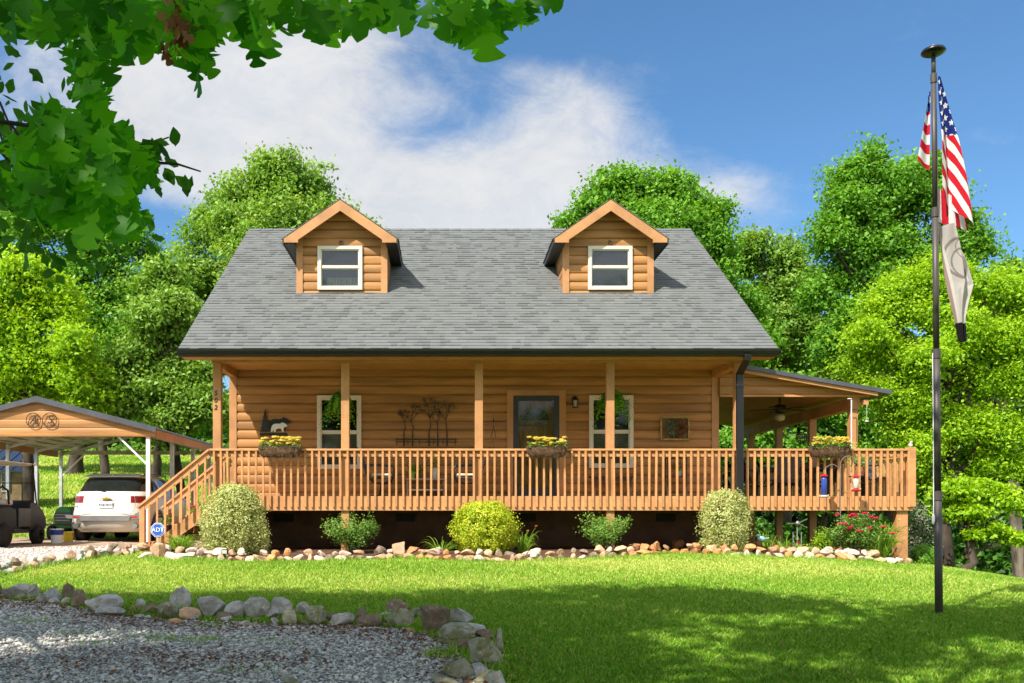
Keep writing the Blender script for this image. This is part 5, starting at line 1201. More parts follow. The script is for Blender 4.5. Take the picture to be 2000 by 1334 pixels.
MB().box(XCR - 2.7, XCR + 2.7, YC1 - .12, YC1 - .04, 3.44, 3.56).build('rear_beam', 'carport_ceiling', car_p, True)
for i, (px, ch) in enumerate(((65, 'A'), (97, 'S'))):
    c = P(px, 820.5, YC0 - .075); rt = thing('monogram_plaque', f'round wire monogram with the letter {ch} on the carport gable', 'wall decor', c, 0, 'monograms on the carport gable'); m = MB()
    m.tube([(.172 * math.cos(a), 0, .172 * math.sin(a)) for a in np.linspace(0, 6.2832, 33)], .009, 6); m.build('ring', 'dark_metal', rt)
    m = text_mb(ch, .27, .006, .25); 
    for sg in (-1, 1):
        for s2 in (-1, 1): m.tube([(sg * (.08 + .045 * math.cos(a) * (1 - a / 9)), 0, s2 * .10 + .04 * math.sin(a) * (1 - a / 9)) for a in np.linspace(0, 6.6, 14)], .0045, 4)
    m.build('letter', 'dark_metal', rt)
# ================================================================== parked SUV seen from behind
YS = 22.46; XS = WX(205, YS); ZS = gzf(XS, YS) + .02
suv = thing('parked_car', 'white compact SUV parked tail first under the carport', 'car', (XS, YS, ZS)); suv.scale = (1.06, 1, 1)
LV = [(.24, .16, 4.66, .84), (.32, .07, 4.76, .90), (.46, .02, 4.84, .95), (.60, .0, 4.86, .972), (.70, .015, 4.86, .978), (.80, .07, 4.84, .975), (.955, .10, 4.78, .966), (1.04, .115, 4.6, .957), (1.125, .14, 4.1, .94), (1.17, .16, 3.80, .915), (1.24, .20, 3.62, .885), (1.30, .26, 3.45, .865), (1.40, .36, 3.20, .825), (1.50, .46, 2.95, .785), (1.58, .56, 2.72, .745), (1.64, .66, 2.5, .69), (1.675, .85, 2.25, .60), (1.69, 1.1, 2.0, .42)]
NA = 72
def outline(z, yr, yf, w_):
    c = (yr + yf) / 2; h = (yf - yr) / 2; pts = []
    for k in range(NA):
        a = 2 * math.pi * k / NA - math.pi / 2; e = 5.0 if z < 1.2 else 4.2
        cx, sy = math.cos(a), math.sin(a); rr_ = (abs(cx) ** e + abs(sy) ** e) ** (-1 / e); taper = 1 - .05 * max(0, sy) ** 2
        pts.append((cx * rr_ * w_ * taper, c + sy * rr_ * h, z))
    return pts
rings = [outline(*l) for l in LV]
def suv_faces(cls):
    m = MB(); ring_ids = []
    for rg_ in rings: m.v += rg_; m.r += [.5] * NA
    for i in range(len(rings) - 1):
        for k in range(NA):
            k2 = (k + 1) % NA; q = [rings[i][k], rings[i][k2], rings[i + 1][k2], rings[i + 1][k]]; c = [sum(p[j] for p in q) / 4 for j in range(3)]
            zc = (LV[i][0] + LV[i + 1][0]) / 2; glass = False; rear = abs(c[0]) < LV[i][3] * .86 and c[1] < 1.0; front = c[1] > 2.3 and abs(c[0]) < LV[i][3] * .85
            if .95 < zc < 1.13 and abs(c[0]) > (.56 if c[1] < .6 else 9) and c[1] < .42: glass = 'tail_lights'
            if 1.24 < zc < 1.60:
                if rear: glass = 'rear_window'
                elif front: glass = 'windscreen'
                elif .55 < c[1] < 3.4 and abs(c[0]) > .5 and not (1.28 < c[1] < 1.36 or 2.05 < c[1] < 2.14): glass = 'side_window'
            if (glass or 'body') == cls: m.f.append((i * NA + k, i * NA + k2, (i + 1) * NA + k2, (i + 1) * NA + k))
    if cls == 'body': m.f.append(tuple((len(rings) - 1) * NA + k for k in range(NA))); m.f.append(tuple(NA - 1 - k for k in range(NA)))
    return m
suv_faces('body').build('body', 'white_car', suv, smooth=True)
paint('car_glass', (.012, .016, .016), .06, spec=.8)
for c_ in ('rear_window', 'windscreen', 'side_window'): suv_faces(c_).build(c_, 'car_glass', suv, smooth=True)
tl = suv_faces('tail_lights')
for sg in (-1, 1):
    t2 = MB(); t2.v = tl.v; t2.r = tl.r; t2.f = [f for f in tl.f if tl.v[f[0]][0] * sg > 0]; t2.build('tail_light', 'lamp_red', suv, smooth=True)
m = MB(); m.prism([(-.60, .64), (.60, .64), (.56, .52), (-.56, .52)], 'y', -.03, .03); m.prism([(-.92, .66), (-.60, .66), (-.56, .56), (-.88, .58)], 'y', -.012, .06); m.prism([(.60, .66), (.92, .66), (.88, .58), (.56, .56)], 'y', -.012, .06); m.build('bumper_insert', 'grey_trim', suv)
for sg in (-1, 1):
    MB().prism([(sg * .74, .635), (sg * .58, .625), (sg * .58, .60), (sg * .74, .60)][::sg], 'y', -.02, .0).build('reflector', 'lamp_bright', suv)
    MB().lathe([(.05, -.03), (.062, -.03), (.062, .1), (.03, .1)], (sg * .68, .02, .39), 16, 'y').build('exhaust_tip', 'alloy', suv)
    for k, yw in enumerate((.98, 3.84)):
        c = (sg * .86, yw, .365); w_ = MB().lathe([(.20, -.11), (.33, -.115), (.365, -.09), (.368, 0), (.365, .09), (.33, .115), (.20, .11)], c, 28, 'x').build('wheel', 'rubber', suv, smooth=True)
        m = MB(); m.lathe([(.03, -.02), (.05, .02), (.03, .03)], (c[0] + sg * .10, c[1], c[2]), 12, 'x')
        for j in range(5):
            a = j * 1.2566; m.beam((c[0] + sg * .105, yw, c[2]), (c[0] + sg * .105, yw + .22 * math.cos(a), c[2] + .22 * math.sin(a)), .055, .025, (1, 0, 0))
        m.lathe([(.20, -.02), (.235, -.02), (.235, .03), (.20, .03)], (c[0] + sg * .09, yw, c[2]), 28, 'x'); m.build('rim', 'alloy', w_)
        m = MB(); m.lathe([(.02, -.03), (.42, -.03), (.42, .02), (.02, .02)], (sg * .95, yw, .37), 24, 'x'); m.build('wheel_arch', 'dark_metal', suv)
m = MB(); m.box(-.155, .155, .055, .075, .83, .99); plate = m.build('licence_plate', 'white_paint', suv)
m = text_mb('R58·0077', .085, .002); m.xf(T(0, .05, .905)); m.build('plate_text', 'plate_ink', plate)
m = MB(); q = .017; m.prism([(-.095, -.02), (-.03, -.02), (-.03, -.036), (.03, -.036), (.03, -.02), (.095, -.02), (.105, .018), (.035, .018), (.035, .036), (-.03, .036), (-.03, .018), (-.085, .018)], 'y', .07, .115); m.xf(T(0, -.01, 1.06)); m.build('emblem', 'gold', suv, bevel=.003)
m = text_mb('AWD', .05, .002); m.xf(T(-.70, .075, .86)); m.build('badge', 'dark_metal', suv)
m = MB(); m.hexa([(-.66, .47, 1.60), (.66, .47, 1.60), (.60, .80, 1.685), (-.60, .80, 1.685), (-.66, .46, 1.62), (.66, .46, 1.62), (.60, .80, 1.70), (-.60, .80, 1.70)]); m.build('roof_spoiler', 'white_car', suv, bevel=.01)
for sg in (-1, 1): MB().tube([(sg * .62, .9, 1.66), (sg * .62, 1.0, 1.715), (sg * .62, 2.6, 1.70), (sg * .62, 2.7, 1.63)], .014, 6).build('roof_rail', 'dark_metal', suv)
MB().tube([(0, .52, 1.63), (.0, .47, 1.70)], [.02, .008], 6).build('antenna_fin', 'white_car', suv)
zz = [l[0] for l in LV]; yy_ = [l[1] for l in LV]
m = MB()
for sg in (-1, 1): m.tube([(sg * x_, float(np.interp(z_, zz, yy_)) - .001, z_) for x_, z_ in ((.60, .70), (.66, .80), (.67, .95), (.64, 1.10), (.62, 1.20))], .005, 4)
m.tube([(x_, float(np.interp(.69, zz, yy_)) - .001, .69) for x_ in (-.60, 0, .60)], .005, 4); m.tube([(x_, .112, 1.015) for x_ in (-.19, 0, .19)], .007, 4); m.build('tailgate_seam', 'grey_trim', suv)
MB().tube([(.0, .17, 1.22), (-.30, .21, 1.27)], .009, 5).build('wiper', 'dark_metal', suv)
# ================================================================== golf cart
gc = thing('golf_cart', 'black golf cart with a beige roof beside the white car', 'golf cart', (-10.0, 19.75, gzf(-9.78, 19.75) + .02))
m = MB(); m.prism([(-.42, .42), (-.46, .62), (-.36, .86), (.15, .90), (.55, .84), (.58, .40), (.3, .34)], 'x', -.56, .56); m.build('rear_body', 'cart_black', gc, bevel=.04)
MB().prism([(1.20, .30), (1.18, .55), (1.22, 1.00), (1.42, 1.02), (1.95, .80), (2.12, .60), (2.12, .38), (1.9, .30)], 'x', -.54, .54).build('front_cowl', 'cart_black', gc, bevel=.05)
MB().box(-.52, .52, .5, 1.3, .28, .36).build('floor', 'dark_metal', gc)
MB().box(-.5, .5, .02, .52, .90, 1.03).build('seat', 'seat_grey', gc, bevel=.04)
MB().hexa([(-.5, -.08, 1.05), (.5, -.08, 1.05), (.5, .04, 1.05), (-.5, .04, 1.05), (-.5, -.20, 1.45), (.5, -.20, 1.45), (.5, -.10, 1.45), (-.5, -.10, 1.45)]).build('seat_back', 'seat_grey', gc, bevel=.04)
MB().box(-.5, .5, -.52, -.12, .88, .98).build('rear_seat', 'seat_grey', gc, bevel=.04)
for sg in (-1, 1):
    MB().tube([(sg * .55, -.35, .9), (sg * .55, -.33, 1.22), (sg * .55, -.1, 1.30), (sg * .55, .15, 1.22), (sg * .55, .2, .92)], .022, 8).build('arm_rail', 'cart_black', gc)
    MB().tube([(sg * .53, -.35, .9), (sg * .55, -.38, 1.3), (sg * .55, -.42, 1.83)], .018, 6).build('rear_strut', 'cart_black', gc)
    MB().tube([(sg * .52, 1.62, .92), (sg * .54, 1.36, 1.84)], .018, 6).build('front_strut', 'cart_black', gc)
    for yw, rr_, ww in ((0, .265, .12), (1.68, .235, .10)):
        w_ = MB().lathe([(.13, -ww), (rr_ - .04, -ww), (rr_, -ww * .7), (rr_, ww * .7), (rr_ - .04, ww), (.13, ww)], (sg * .50, yw, rr_), 24, 'x').build('wheel', 'rubber', gc, smooth=True)
        m = MB(); m.lathe([(.0, .01), (.14, -.01), (.135, .03), (.04, .02)], (sg * (.50 + ww * .6), yw, rr_), 20, 'x')
        for j in range(6): a = j * 1.047; m.beam((sg * (.53 + ww * .6), yw, rr_), (sg * (.53 + ww * .6), yw + .12 * math.cos(a), rr_ + .12 * math.sin(a)), .03, .02, (1, 0, 0))
        m.build('rim', 'alloy', w_)
    MB().lathe([(.0, -.02), (.045, -.012), (.045, .02)], (sg * .44, -.455, .70), 14, 'y').build('tail_light', 'lamp_bright', gc)
MB().prism([(-.50, .36), (-.52, .40), (-.48, .52), (-.42, .52), (-.42, .36)], 'x', -.56, .56).build('rear_bumper', 'grey_trim', gc, bevel=.01)
MB().box(.42, .57, .62, 1.22, .42, .84).build('side_basket', 'dark_metal', gc, bevel=.01)
MB().box(-.52, .52, -.55, 1.62, 1.82, 1.86).build('roof', 'beige', gc, bevel=.03)
glassmat('cart_glass', (.1, .1, .1), .05, .01, .15)
MB().hexa([(-.5, 1.585, 1.02), (.5, 1.585, 1.02), (.5, 1.595, 1.02), (-.5, 1.595, 1.02), (-.5, 1.36, 1.80), (.5, 1.36, 1.80), (.5, 1.37, 1.80), (-.5, 1.37, 1.80)]).build('windscreen', 'cart_glass', gc)
MB().tube([(-.5, 1.47, 1.42), (.5, 1.47, 1.42)], .009, 5).build('windscreen_bar', 'dark_metal', gc)
m = MB(); m.tube([(-.22 + .17 * math.cos(a), 1.12 + .05 * math.sin(a), 1.10 + .15 * math.sin(a)) for a in np.linspace(0, 6.283, 17)], .012, 5); m.tube([(-.22, 1.12, 1.10), (-.22, 1.35, .9)], .015, 5); m.build('steering_wheel', 'cart_black', gc)
# ================================================================== lawn tractor, buckets, shed
tr_ = thing('lawn_tractor', 'green riding lawn tractor facing out beside the white car', 'lawn tractor', (WX(128, 24.2), 24.2, gzf(-9.8, 24.2) + .02))
MB().prism([(-.24, .42), (.24, .42), (.27, .62), (.20, .80), (.10, .87), (-.10, .87), (-.20, .80), (-.27, .62)], 'y', -.15, .85).build('hood', 'tractor_green', tr_, bevel=.03)
m = MB(); m.box(-.21, .21, -.17, -.151, .46, .72); g_ = m.build('grille', 'black_metal', tr_)
for k in range(3): MB().box(-.19, .19, -.185, -.171, .50 + k * .075, .53 + k * .075).build('grille_bar', 'grey_trim', g_)
MB().box(-.42, .42, .2, 1.3, .30, .42).build('frame', 'tractor_green', tr_, bevel=.02); MB().prism([(.75, .42), (1.6, .42), (1.6, .72), (1.3, .80), (.95, .60)], 'x', -.48, .48).build('fender', 'tractor_green', tr_, bevel=.03)
MB().box(-.22, .22, 1.1, 1.5, .80, .90).join(MB().box(-.22, .22, 1.45, 1.55, .9, 1.2)).build('seat', 'yellow', tr_, bevel=.03)
m = MB(); m.tube([(.17 * math.cos(a), .80 + .08 * math.sin(a), 1.02 + .10 * math.sin(a)) for a in np.linspace(0, 6.283, 15)], .012, 5); m.tube([(0, .80, 1.02), (0, .7, .85)], .015, 5); m.build('steering_wheel', 'black_metal', tr_)
for sg in (-1, 1):
    MB().lathe([(.08, -.07), (.18, -.07), (.19, 0), (.18, .07), (.08, .07)], (sg * .40, .1, .19), 18, 'x').build('wheel', 'rubber', tr_); MB().lathe([(.12, -.1), (.27, -.1), (.28, 0), (.27, .1), (.12, .1)], (sg * .42, 1.25, .28), 20, 'x').build('wheel', 'rubber', tr_)
MB().box(-.52, .52, .45, 1.0, .10, .24).build('mower_deck', 'tractor_green', tr_, bevel=.04)
MB().tube([(-.30, -.22, .40), (.30, -.22, .40)], .02, 6).build('front_bar', 'black_metal', tr_)
def bucket(px, Y, r, h, mat, band, label):
    x = WX(px, Y); rt = thing('bucket', label, 'bucket', (x, Y, gzf(x, Y) + .018)); MB().lathe([(r * .82, 0), (r, h), (r * 1.04, h), (r * 1.04, h - .02), (r * .96, h - .02), (r * .8, .02)], n=20).build('body', mat, rt, smooth=False)
    if band: MB().lathe([(r * .945, h * .58), (r * 1.005, h * .92), (r * .99, h * .92), (r * .93, h * .58)], n=20).build('band', band, rt)
    MB().tube([(r * 1.04 * math.cos(a), -.02, h - .03 - .12 * math.sin(a)) for a in np.linspace(0, math.pi, 9)], .004, 4).build('handle', 'dark_metal', rt)
bucket(111, 21.6, .15, .34, 'white_paint', 'blue', 'white bucket with a blue band in front of the tractor'); bucket(133, 22.5, .13, .24, 'yellow', None, 'small yellow bucket between the white bucket and the car')
sh = thing('garden_shed', 'brown shed with a dark blue metal roof behind the golf cart', 'shed', (-17.2, 35, gzf(-16, 34))); zb = gzf(-16, 34) - .3
m = MB(); m.box(-19.6, -15.55, 33.8, 35.3, zb, 3.05); m.prism([(33.8, 3.05), (35.3, 3.05), (35.3, 3.1), (35.2, 3.8), (33.8, 3.1)], 'x', -19.5, -15.6); m.build('wall', 'shed_wall', sh, True)
m = MB(); m.hexa([(-19.9, 33.5, 3.02), (-15.4, 33.5, 3.02), (-15.4, 35.6, 4.0), (-19.9, 35.6, 4.0), (-19.9, 33.5, 3.08), (-15.4, 33.5, 3.08), (-15.4, 35.6, 4.06), (-19.9, 35.6, 4.06)])
for k in range(12): x = -19.8 + k * .4; m.hexa([(x, 33.5, 3.08), (x + .03, 33.5, 3.08), (x + .03, 35.6, 4.06), (x, 35.6, 4.06), (x, 33.5, 3.11), (x + .03, 33.5, 3.11), (x + .03, 35.6, 4.09), (x, 35.6, 4.09)])
paint('shed_roof', (.035, .05, .10), .4, metal=.3); m.build('roof', 'shed_roof', sh, True)
m = MB(); wx = WX(5, 33.8); m.box(wx, wx + .26, 33.77, 33.79, 2.35, 3.0); w_ = m.build('window', 'glass_dormer', sh, True); m = MB()
for a, b, c, d in ((-.04, 0, 2.3, 3.04), (.26, .30, 2.3, 3.04), (0, .26, 3.0, 3.04), (0, .26, 2.3, 2.35), (0, .26, 2.66, 2.69)): m.box(wx + a, wx + b, 33.75, 33.79, c, d)
m.build('window_frame', 'beige', w_, True)
# ================================================================== flagpole and flags
g0 = G(1834, 1203); YF = g0.y; PXM = F / YF
fp = thing('flagpole', 'tall dark telescoping flagpole standing in the lawn', 'flagpole', (g0.x, YF, g0.z))
def pz(y): return WZ(y, YF) - g0.z
def pxo(x): return WX(x, YF) - g0.x
def pole_x(y): return 1823 + (y - 100) * (1834 - 1823) / 1105
secs = [(1230, 965, 7.2), (965, 688, 6.3), (688, 412, 5.5), (412, 150, 4.6), (150, 100, 4.0)]
for i, (y0, y1, r) in enumerate(secs):
    MB().tube([(pxo(pole_x(y0)), 0, pz(y0)), (pxo(pole_x(y1)), 0, pz(y1))], r / PXM, 20).build('pole_section', 'pole', fp, smooth=True)
    if i: MB().tube([(pxo(pole_x(y0 + 12)), 0, pz(y0 + 12)), (pxo(pole_x(y0 - 6)), 0, pz(y0 - 6))], (secs[i - 1][2] + 1.2) / PXM, 20).build('collar', 'pole', fp)
c = (pxo(1823), 0, pz(101)); k = 1 / PXM
MB().lathe([(4 * k, -10 * k), (7 * k, -8 * k), (15 * k, -6 * k), (22 * k, -2 * k), (22.5 * k, 0), (20 * k, 4 * k), (8 * k, 7 * k), (.1 * k, 8 * k)], c, 28).build('truck', 'black_metal', fp, smooth=True)
MB().ell((c[0], 0, c[2] + 9 * k), 6 * k, 6 * k, 5 * k, 14, 8).build('finial', 'alloy', fp, smooth=True)
m = MB(); m.tube([(pxo(x_), -.02, pz(y)) for x_, y in ((1819.5, 690), (1821, 850), (1821.5, 1016))], .0045, 5); m.tube([(pxo(1830), .02, pz(150)), (pxo(1834.5), .02, pz(400)), (pxo(1836.5), .02, pz(690)), (pxo(1836), .0, pz(700))], .0035, 5); m.tube([(pxo(1821), -.02, pz(y)) for y in (1003, 1010, 1018, 1024)], [.008, .016, .015, .006], 8); m.build('halyard', 'white_paint', fp)
def attr_mat(name, trans=.35):
    mt, t, out = new_mat(name); a = t.node('ShaderNodeAttribute', attribute_name='col'); b = t.node('ShaderNodeBsdfPrincipled'); t.l.new(a.outputs['Color'], b.inputs['Base Color']); b.inputs['Roughness'].default_value = .75; b.inputs['Specular IOR Level'].default_value = .2
    tr = t.node('ShaderNodeBsdfTranslucent'); t.l.new(a.outputs['Color'], tr.inputs[0]); mx_ = t.node('ShaderNodeMixShader'); mx_.inputs[0].default_value = trans; t.l.new(b.outputs[0], mx_.inputs[1]); t.l.new(tr.outputs[0], mx_.inputs[2]); t.l.new(mx_.outputs[0], out.inputs[0])
attr_mat('flag_cloth', .35)
def cloth(nu, nv, posf, colf):
    u = np.linspace(0, 1, nu); v = np.linspace(0, 1, nv); U, Vv = np.meshgrid(u, v); X, Y, Z = posf(U, Vv); Vt = np.stack([X.ravel(), Y.ravel(), Z.ravel()], 1)
    idx = np.arange(nu * nv).reshape(nv, nu); f = np.stack([idx[:-1, :-1].ravel(), idx[:-1, 1:].ravel(), idx[1:, 1:].ravel(), idx[1:, :-1].ravel()], 1); return Vt, f, colf(U, Vv).reshape(-1, 3)
def cloth_obj(name, parts, parent, mat='flag_cloth'):
    n = 0; Vs = []; Fs = []; Cs = []
    for V, f, c in parts: Vs.append(V); Fs.append(f + n); Cs.append(c); n += len(V)
    V = np.concatenate(Vs); o = fast_mesh(name, V, np.concatenate(Fs), np.full(n, .5), mat, parent, smooth=True)
    a = o.data.attributes.new('col', 'FLOAT_COLOR', 'POINT'); a.data.foreach_set('color', np.concatenate([np.concatenate(Cs), np.ones((n, 1))], 1).astype(np.float32).ravel()); return o
RED = np.array([.62, .012, .03]); WHT = np.array([.82, .80, .80]); BLU = np.array([.012, .028, .20])
def usflag(cu, cv):
    """cu along the fly 0..1, cv down the hoist 0..1"""
    st = np.floor(np.clip(cv, 0, .9999) * 13).astype(int) % 2 == 0; col = np.where(st[..., None], RED, WHT); can = (cu < .40) & (cv < 7 / 13); col = np.where(can[..., None], BLU, col)
    sx = cu / .40 * 12; sy = cv / (7 / 13) * 10; best = np.full(cu.shape, 9.)
    for i in range(1, 12):
        for j in range(1, 10):
            if (i + j) % 2: continue
            ddx = (sx - i) * .40 / 12 * 1.9; ddy = (sy - j) * (7 / 13) / 10; rr_ = np.hypot(ddx, ddy); th = np.arctan2(ddx, -ddy); k5 = np.cos(((th + np.pi / 5) % (2 * np.pi / 5)) - np.pi / 5)
            best = np.minimum(best, rr_ / (.0275 * (.42 + .58 * np.clip((k5 - .80) / .20, 0, 1) ** 1.3)))
    return np.where((can & (best < 1))[..., None], WHT, col)
def cx_(x): return 1740 + x / 2.085
def cy_(y): return 60 + y / 2.085
def W3(x, y, d): return WX(cx_(x), YF) - g0.x, d, WZ(cy_(y), YF) - g0.z
def main_pos(U, V):        # the broad fold to the right of the pole
    ly = 190 + V * 495; lx = 188 + V * 10
    rx = np.interp(V, [0, .12, .45, .7, .85, 1], [194, 212, 260, 290, 310, 331]); ry = np.interp(V, [0, .12, .45, .7, .85, 1], [192, 255, 436, 585, 690, 808])
    x = lx + (rx - lx) * U; y = ly + (ry - ly) * U ** 1.25; d = -.02 - .05 * np.sin(U * 7 + V * 2.) * np.clip(V * 2, .2, 1) + .008 * np.sin(U * 17 + V * 9); X, _, Z = W3(x, y, 0); return X, d, Z
def left_pos(U, V):        # the part that shows to the left of the pole
    x0 = np.interp(V, [0, 1], [163, 113]); y0 = np.interp(V, [0, 1], [252, 520]); x1 = 172; y1 = np.interp(V, [0, 1], [232, 556]); X, _, Z = W3(x1 + (x0 - x1) * U, y1 + (y0 - y1) * U + 6 * np.sin(U * 3.1), 0); return X, .05 + .025 * np.sin(U * 4 + V), Z
def low_pos(U, V):         # the turned-under corner at the bottom
    x = np.interp(V, [0, 1], [196, 203]) + U * (np.interp(V, [0, 1], [300, 330]) - np.interp(V, [0, 1], [196, 203])); y = np.interp(V, [0, 1], [625, 772]) + U * np.interp(V, [0, 1], [80, 36]); X, _, Z = W3(x, y, 0); return X, .045 + .02 * np.sin(U * 9), Z
flag = thing('national_flag', 'stars and stripes flag hanging limp at the top of the flagpole', 'flag', g0)
A = cloth(150, 300, main_pos, lambda U, V: usflag(np.where(V < .47, .02 + U * .30, .42 + U * .3), V)); A = cloth(150, 300, main_pos, lambda U, V: usflag(np.where(V < .45, .015 + U * .17 * np.interp(V, [0, .5], [.35, 1]),   .6), np.clip(np.interp(V, [0, .44, 1], [0, .535, 1]) - np.where(V < .44, 0, .30 * U ** 1.2), 0, .999)))
B = cloth(40, 160, left_pos, lambda U, V: usflag(np.where(V < .26, .06 + U * .1, .6), .36 + V * .60)); D = cloth(90, 50, low_pos, lambda U, V: np.where(((np.floor(U * 5 + .3 * V) % 2) == 1)[..., None], RED * .85, WHT * .9))
cloth_obj('cloth', [A, B, D], flag)
def low_flag(U, V):
    lx = np.interp(V, [0, .45, .8, 1], [204, 238, 270, 282]); rx = np.interp(V, [0, .25, .5, .65, .8, 1], [272, 318, 342, 318, 302, 308]); y = 782 + V * 482 + U * 14 * (1 - V); X, _, Z = W3(lx + (rx - lx) * U, y, 0); return X, .02 + .09 * np.sin(U * 8 + V * 2.5) * (1 - .5 * V) + .01 * np.sin(U * 15 + V * 5), Z
def low_col(U, V):
    base = np.array([.66, .60, .57]); c = np.broadcast_to(base, U.shape + (3,)).copy()
    for cx0, cy0, ra, rb in ((.55, .30, .42, .17), (.52, .34, .26, .12), (.62, .22, .2, .08)):
        e = np.abs(np.hypot((U - cx0) / ra, (V - cy0) / rb) - 1); c[e < .07] = (.33, .27, .25)
    c *= (1 + .16 * np.sin(U * 21 + V * 6 + 2 * np.sin(V * 5)) * (np.sin(V * 9 + U * 4) > 0))[..., None]  # wavy fold shading put into the cloth colour
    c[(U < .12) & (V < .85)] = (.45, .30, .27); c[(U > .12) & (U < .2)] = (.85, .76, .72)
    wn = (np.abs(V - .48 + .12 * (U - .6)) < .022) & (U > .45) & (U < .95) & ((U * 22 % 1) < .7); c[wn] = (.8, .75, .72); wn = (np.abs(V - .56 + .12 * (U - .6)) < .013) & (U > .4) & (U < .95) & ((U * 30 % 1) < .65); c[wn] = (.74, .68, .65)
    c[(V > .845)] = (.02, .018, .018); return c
f2 = thing('memorial_flag', 'faded pale brown flag hanging below the striped flag', 'flag', g0)
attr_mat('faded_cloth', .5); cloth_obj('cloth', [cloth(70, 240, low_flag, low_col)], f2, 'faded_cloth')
# ================================================================== things on the porch and in the bed
def on_wall(name, label, cat, px, py, y=YW - .05, group=None): return thing(name, label, cat, P(px, py, y), 0, group)
K = YW / F       # metres per photograph pixel at the wall
for k, (ch, y) in enumerate((('5', 768), ('0', 782), ('2', 796))):
    r = thing('house_number', f'black house number {ch} on the left porch post', 'house number', P(421, y, YP - .006), 0, 'house numbers on the left post'); text_mb(ch, .13, .004, .2).build('digit', 'dark_metal', r)
# bear plaque
r = on_wall('bear_plaque', 'cut-out wall plaque of a black bear, white bear and pine tree', 'wall decor', 537, 826)
BEAR = [(-22, -13), (-21, -4), (-19, 3), (-14, 8), (-6, 9), (0, 8.5), (6, 10), (9, 13), (11, 11), (14, 11), (17, 9), (22, 5), (23, 2), (19, 0), (15, 0), (13, -4), (13, -13), (8, -13), (7.5, -9), (6, -5), (0, -4), (-5, -5), (-8, -8), (-9, -13), (-14, -13), (-14, -9), (-16, -8), (-17, -13)]
def cut(pts, s, dx_, dz_, y0, y1, flip=1): m = MB(); q = [((p[0] * flip * s + dx_) * K, (p[1] * s + dz_) * K) for p in pts]; m.prism(q, 'y', y0, y1); return m
MB().box(-29 * K, 24 * K, -.012, .012, -25 * K, -19.5 * K).build('base', 'dark_metal', r)
cut(BEAR, .98, 8, -1, 0, .012).build('black_bear', 'black_metal', r); cut(BEAR, .72, 8, -8, -.02, -.008).build('white_bear', 'white_paint', r)
pt = [(-11, -20)]; 
for i in range(6): w_ = 11 - i * 1.7; z = -17 + i * 7; pt += [(-w_, z), (-w_ * .55, z + 5)]
pt = pt[1:] + [(0, 27)] + [(-p[0], p[1]) for p in pt[1:][::-1]]
cut(pt, 1, -19, 0, -.006, .006).build('pine_tree', 'dark_metal', r)
# metal tree art
r = on_wall('metal_tree_art', 'dark metal wall art of five bare trees behind a rail fence', 'wall decor', 833, 838); rs = random.Random(8)
def twig(m, p, d, L, rad, dep):
    q = p + d * L; rad *= 1.0; m.tube([p, p.lerp(q, .5) + Vector((rs.gauss(0, .06) * L, 0, 0)), q], [rad, rad * .8, rad * .6], 4, False)
    if dep:
        for s_ in (-1, 1, rs.choice((-.4, .4))):
            a = s_ * rs.uniform(.35, .75); twig(m, q, Vector((d.x * math.cos(a) + d.z * math.sin(a), 0, d.z * math.cos(a) - d.x * math.sin(a))), L * rs.uniform(.58, .78), max(.0045, rad * .68), dep - 1)
for (x, t_, L) in ((-44, 20, 12), (-27, 16, 13), (5, 30, 17), (22, 18, 11), (40, 26, 15)):
    m = MB(); m.tube([(x * K, 0, -33 * K), (x * K, 0, -6 * K)], [.016, .011], 6); twig(m, Vector((x * K, 0, -6 * K)), Vector((rs.gauss(0, .1), 0, 1)), L * K * 1.6, .013, 3); m.build('tree', 'dark_metal', r)
m = MB()
for z in (-20, -25): m.tube([(-60 * K, -.005, z * K), (60 * K, -.005, z * K)], .007, 5)
for x in (-58, -36, -14, 14, 32, 56): m.tube([(x * K, -.005, -31 * K), (x * K, -.005, -17 * K)], .008, 5)
m.build('fence', 'dark_metal', r)
# triangle chime
r = thing('wind_chime', 'triangular metal chime hanging left of the front door', 'wind chime', P(964, 808, YW - .12)); m = MB()
m.tube([(0, 0, 0), (0, .09, .0)], .005, 4); m.tube([(0, 0, 0), (0, 0, -.26)], .003, 4); m.build('hanger', 'dark_metal', r)
m = MB(); tri = [(0, 0, -.26), (-.06, 0, -.50), (.05, 0, -.50), (0, 0, -.26)]; m.tube(tri, .007, 5); m.ell((0, 0, -.14), .018, .018, .05, 8, 6); m.build('triangle', 'dark_metal', r); MB().tube([(0, 0, -.50), (0, 0, -.70)], .003, 4).join(MB().ell((0, 0, -.72), .018, .018, .02, 8, 6)).build('clapper', 'dark_metal', r)
# lanterns
def lantern(px, py, Y, label):
    r = thing('wall_lantern', label, 'lamp', P(px, py, Y)); MB().box(-.05, .05, .085, .10, -.06, .14).join(MB().tube([(0, .09, .10), (0, .0, .14), (0, 0, .11)], .01, 6)).build('bracket', 'black_metal', r)
    m = MB(); m.lathe([(.02, .12), (.07, .07), (.075, .055), (.0, .055)], n=6); m.lathe([(.06, -.11), (.065, -.10), (.0, -.09)], n=6)
    for k in range(6): a = k * math.pi / 3; m.tube([(.055 * math.cos(a), .055 * math.sin(a), -.1), (.065 * math.cos(a), .065 * math.sin(a), .06)], .006, 4)
    m.build('cage', 'black_metal', r); MB().lathe([(.035, -.09), (.04, .04)], n=8).build('shade', 'cream', r)
lantern(1123.5, 786, YW - .14, 'black wall lantern between the front door and the right window'); lantern(434, 722, YW - .5, 'small black lamp under the left end of the porch roof')
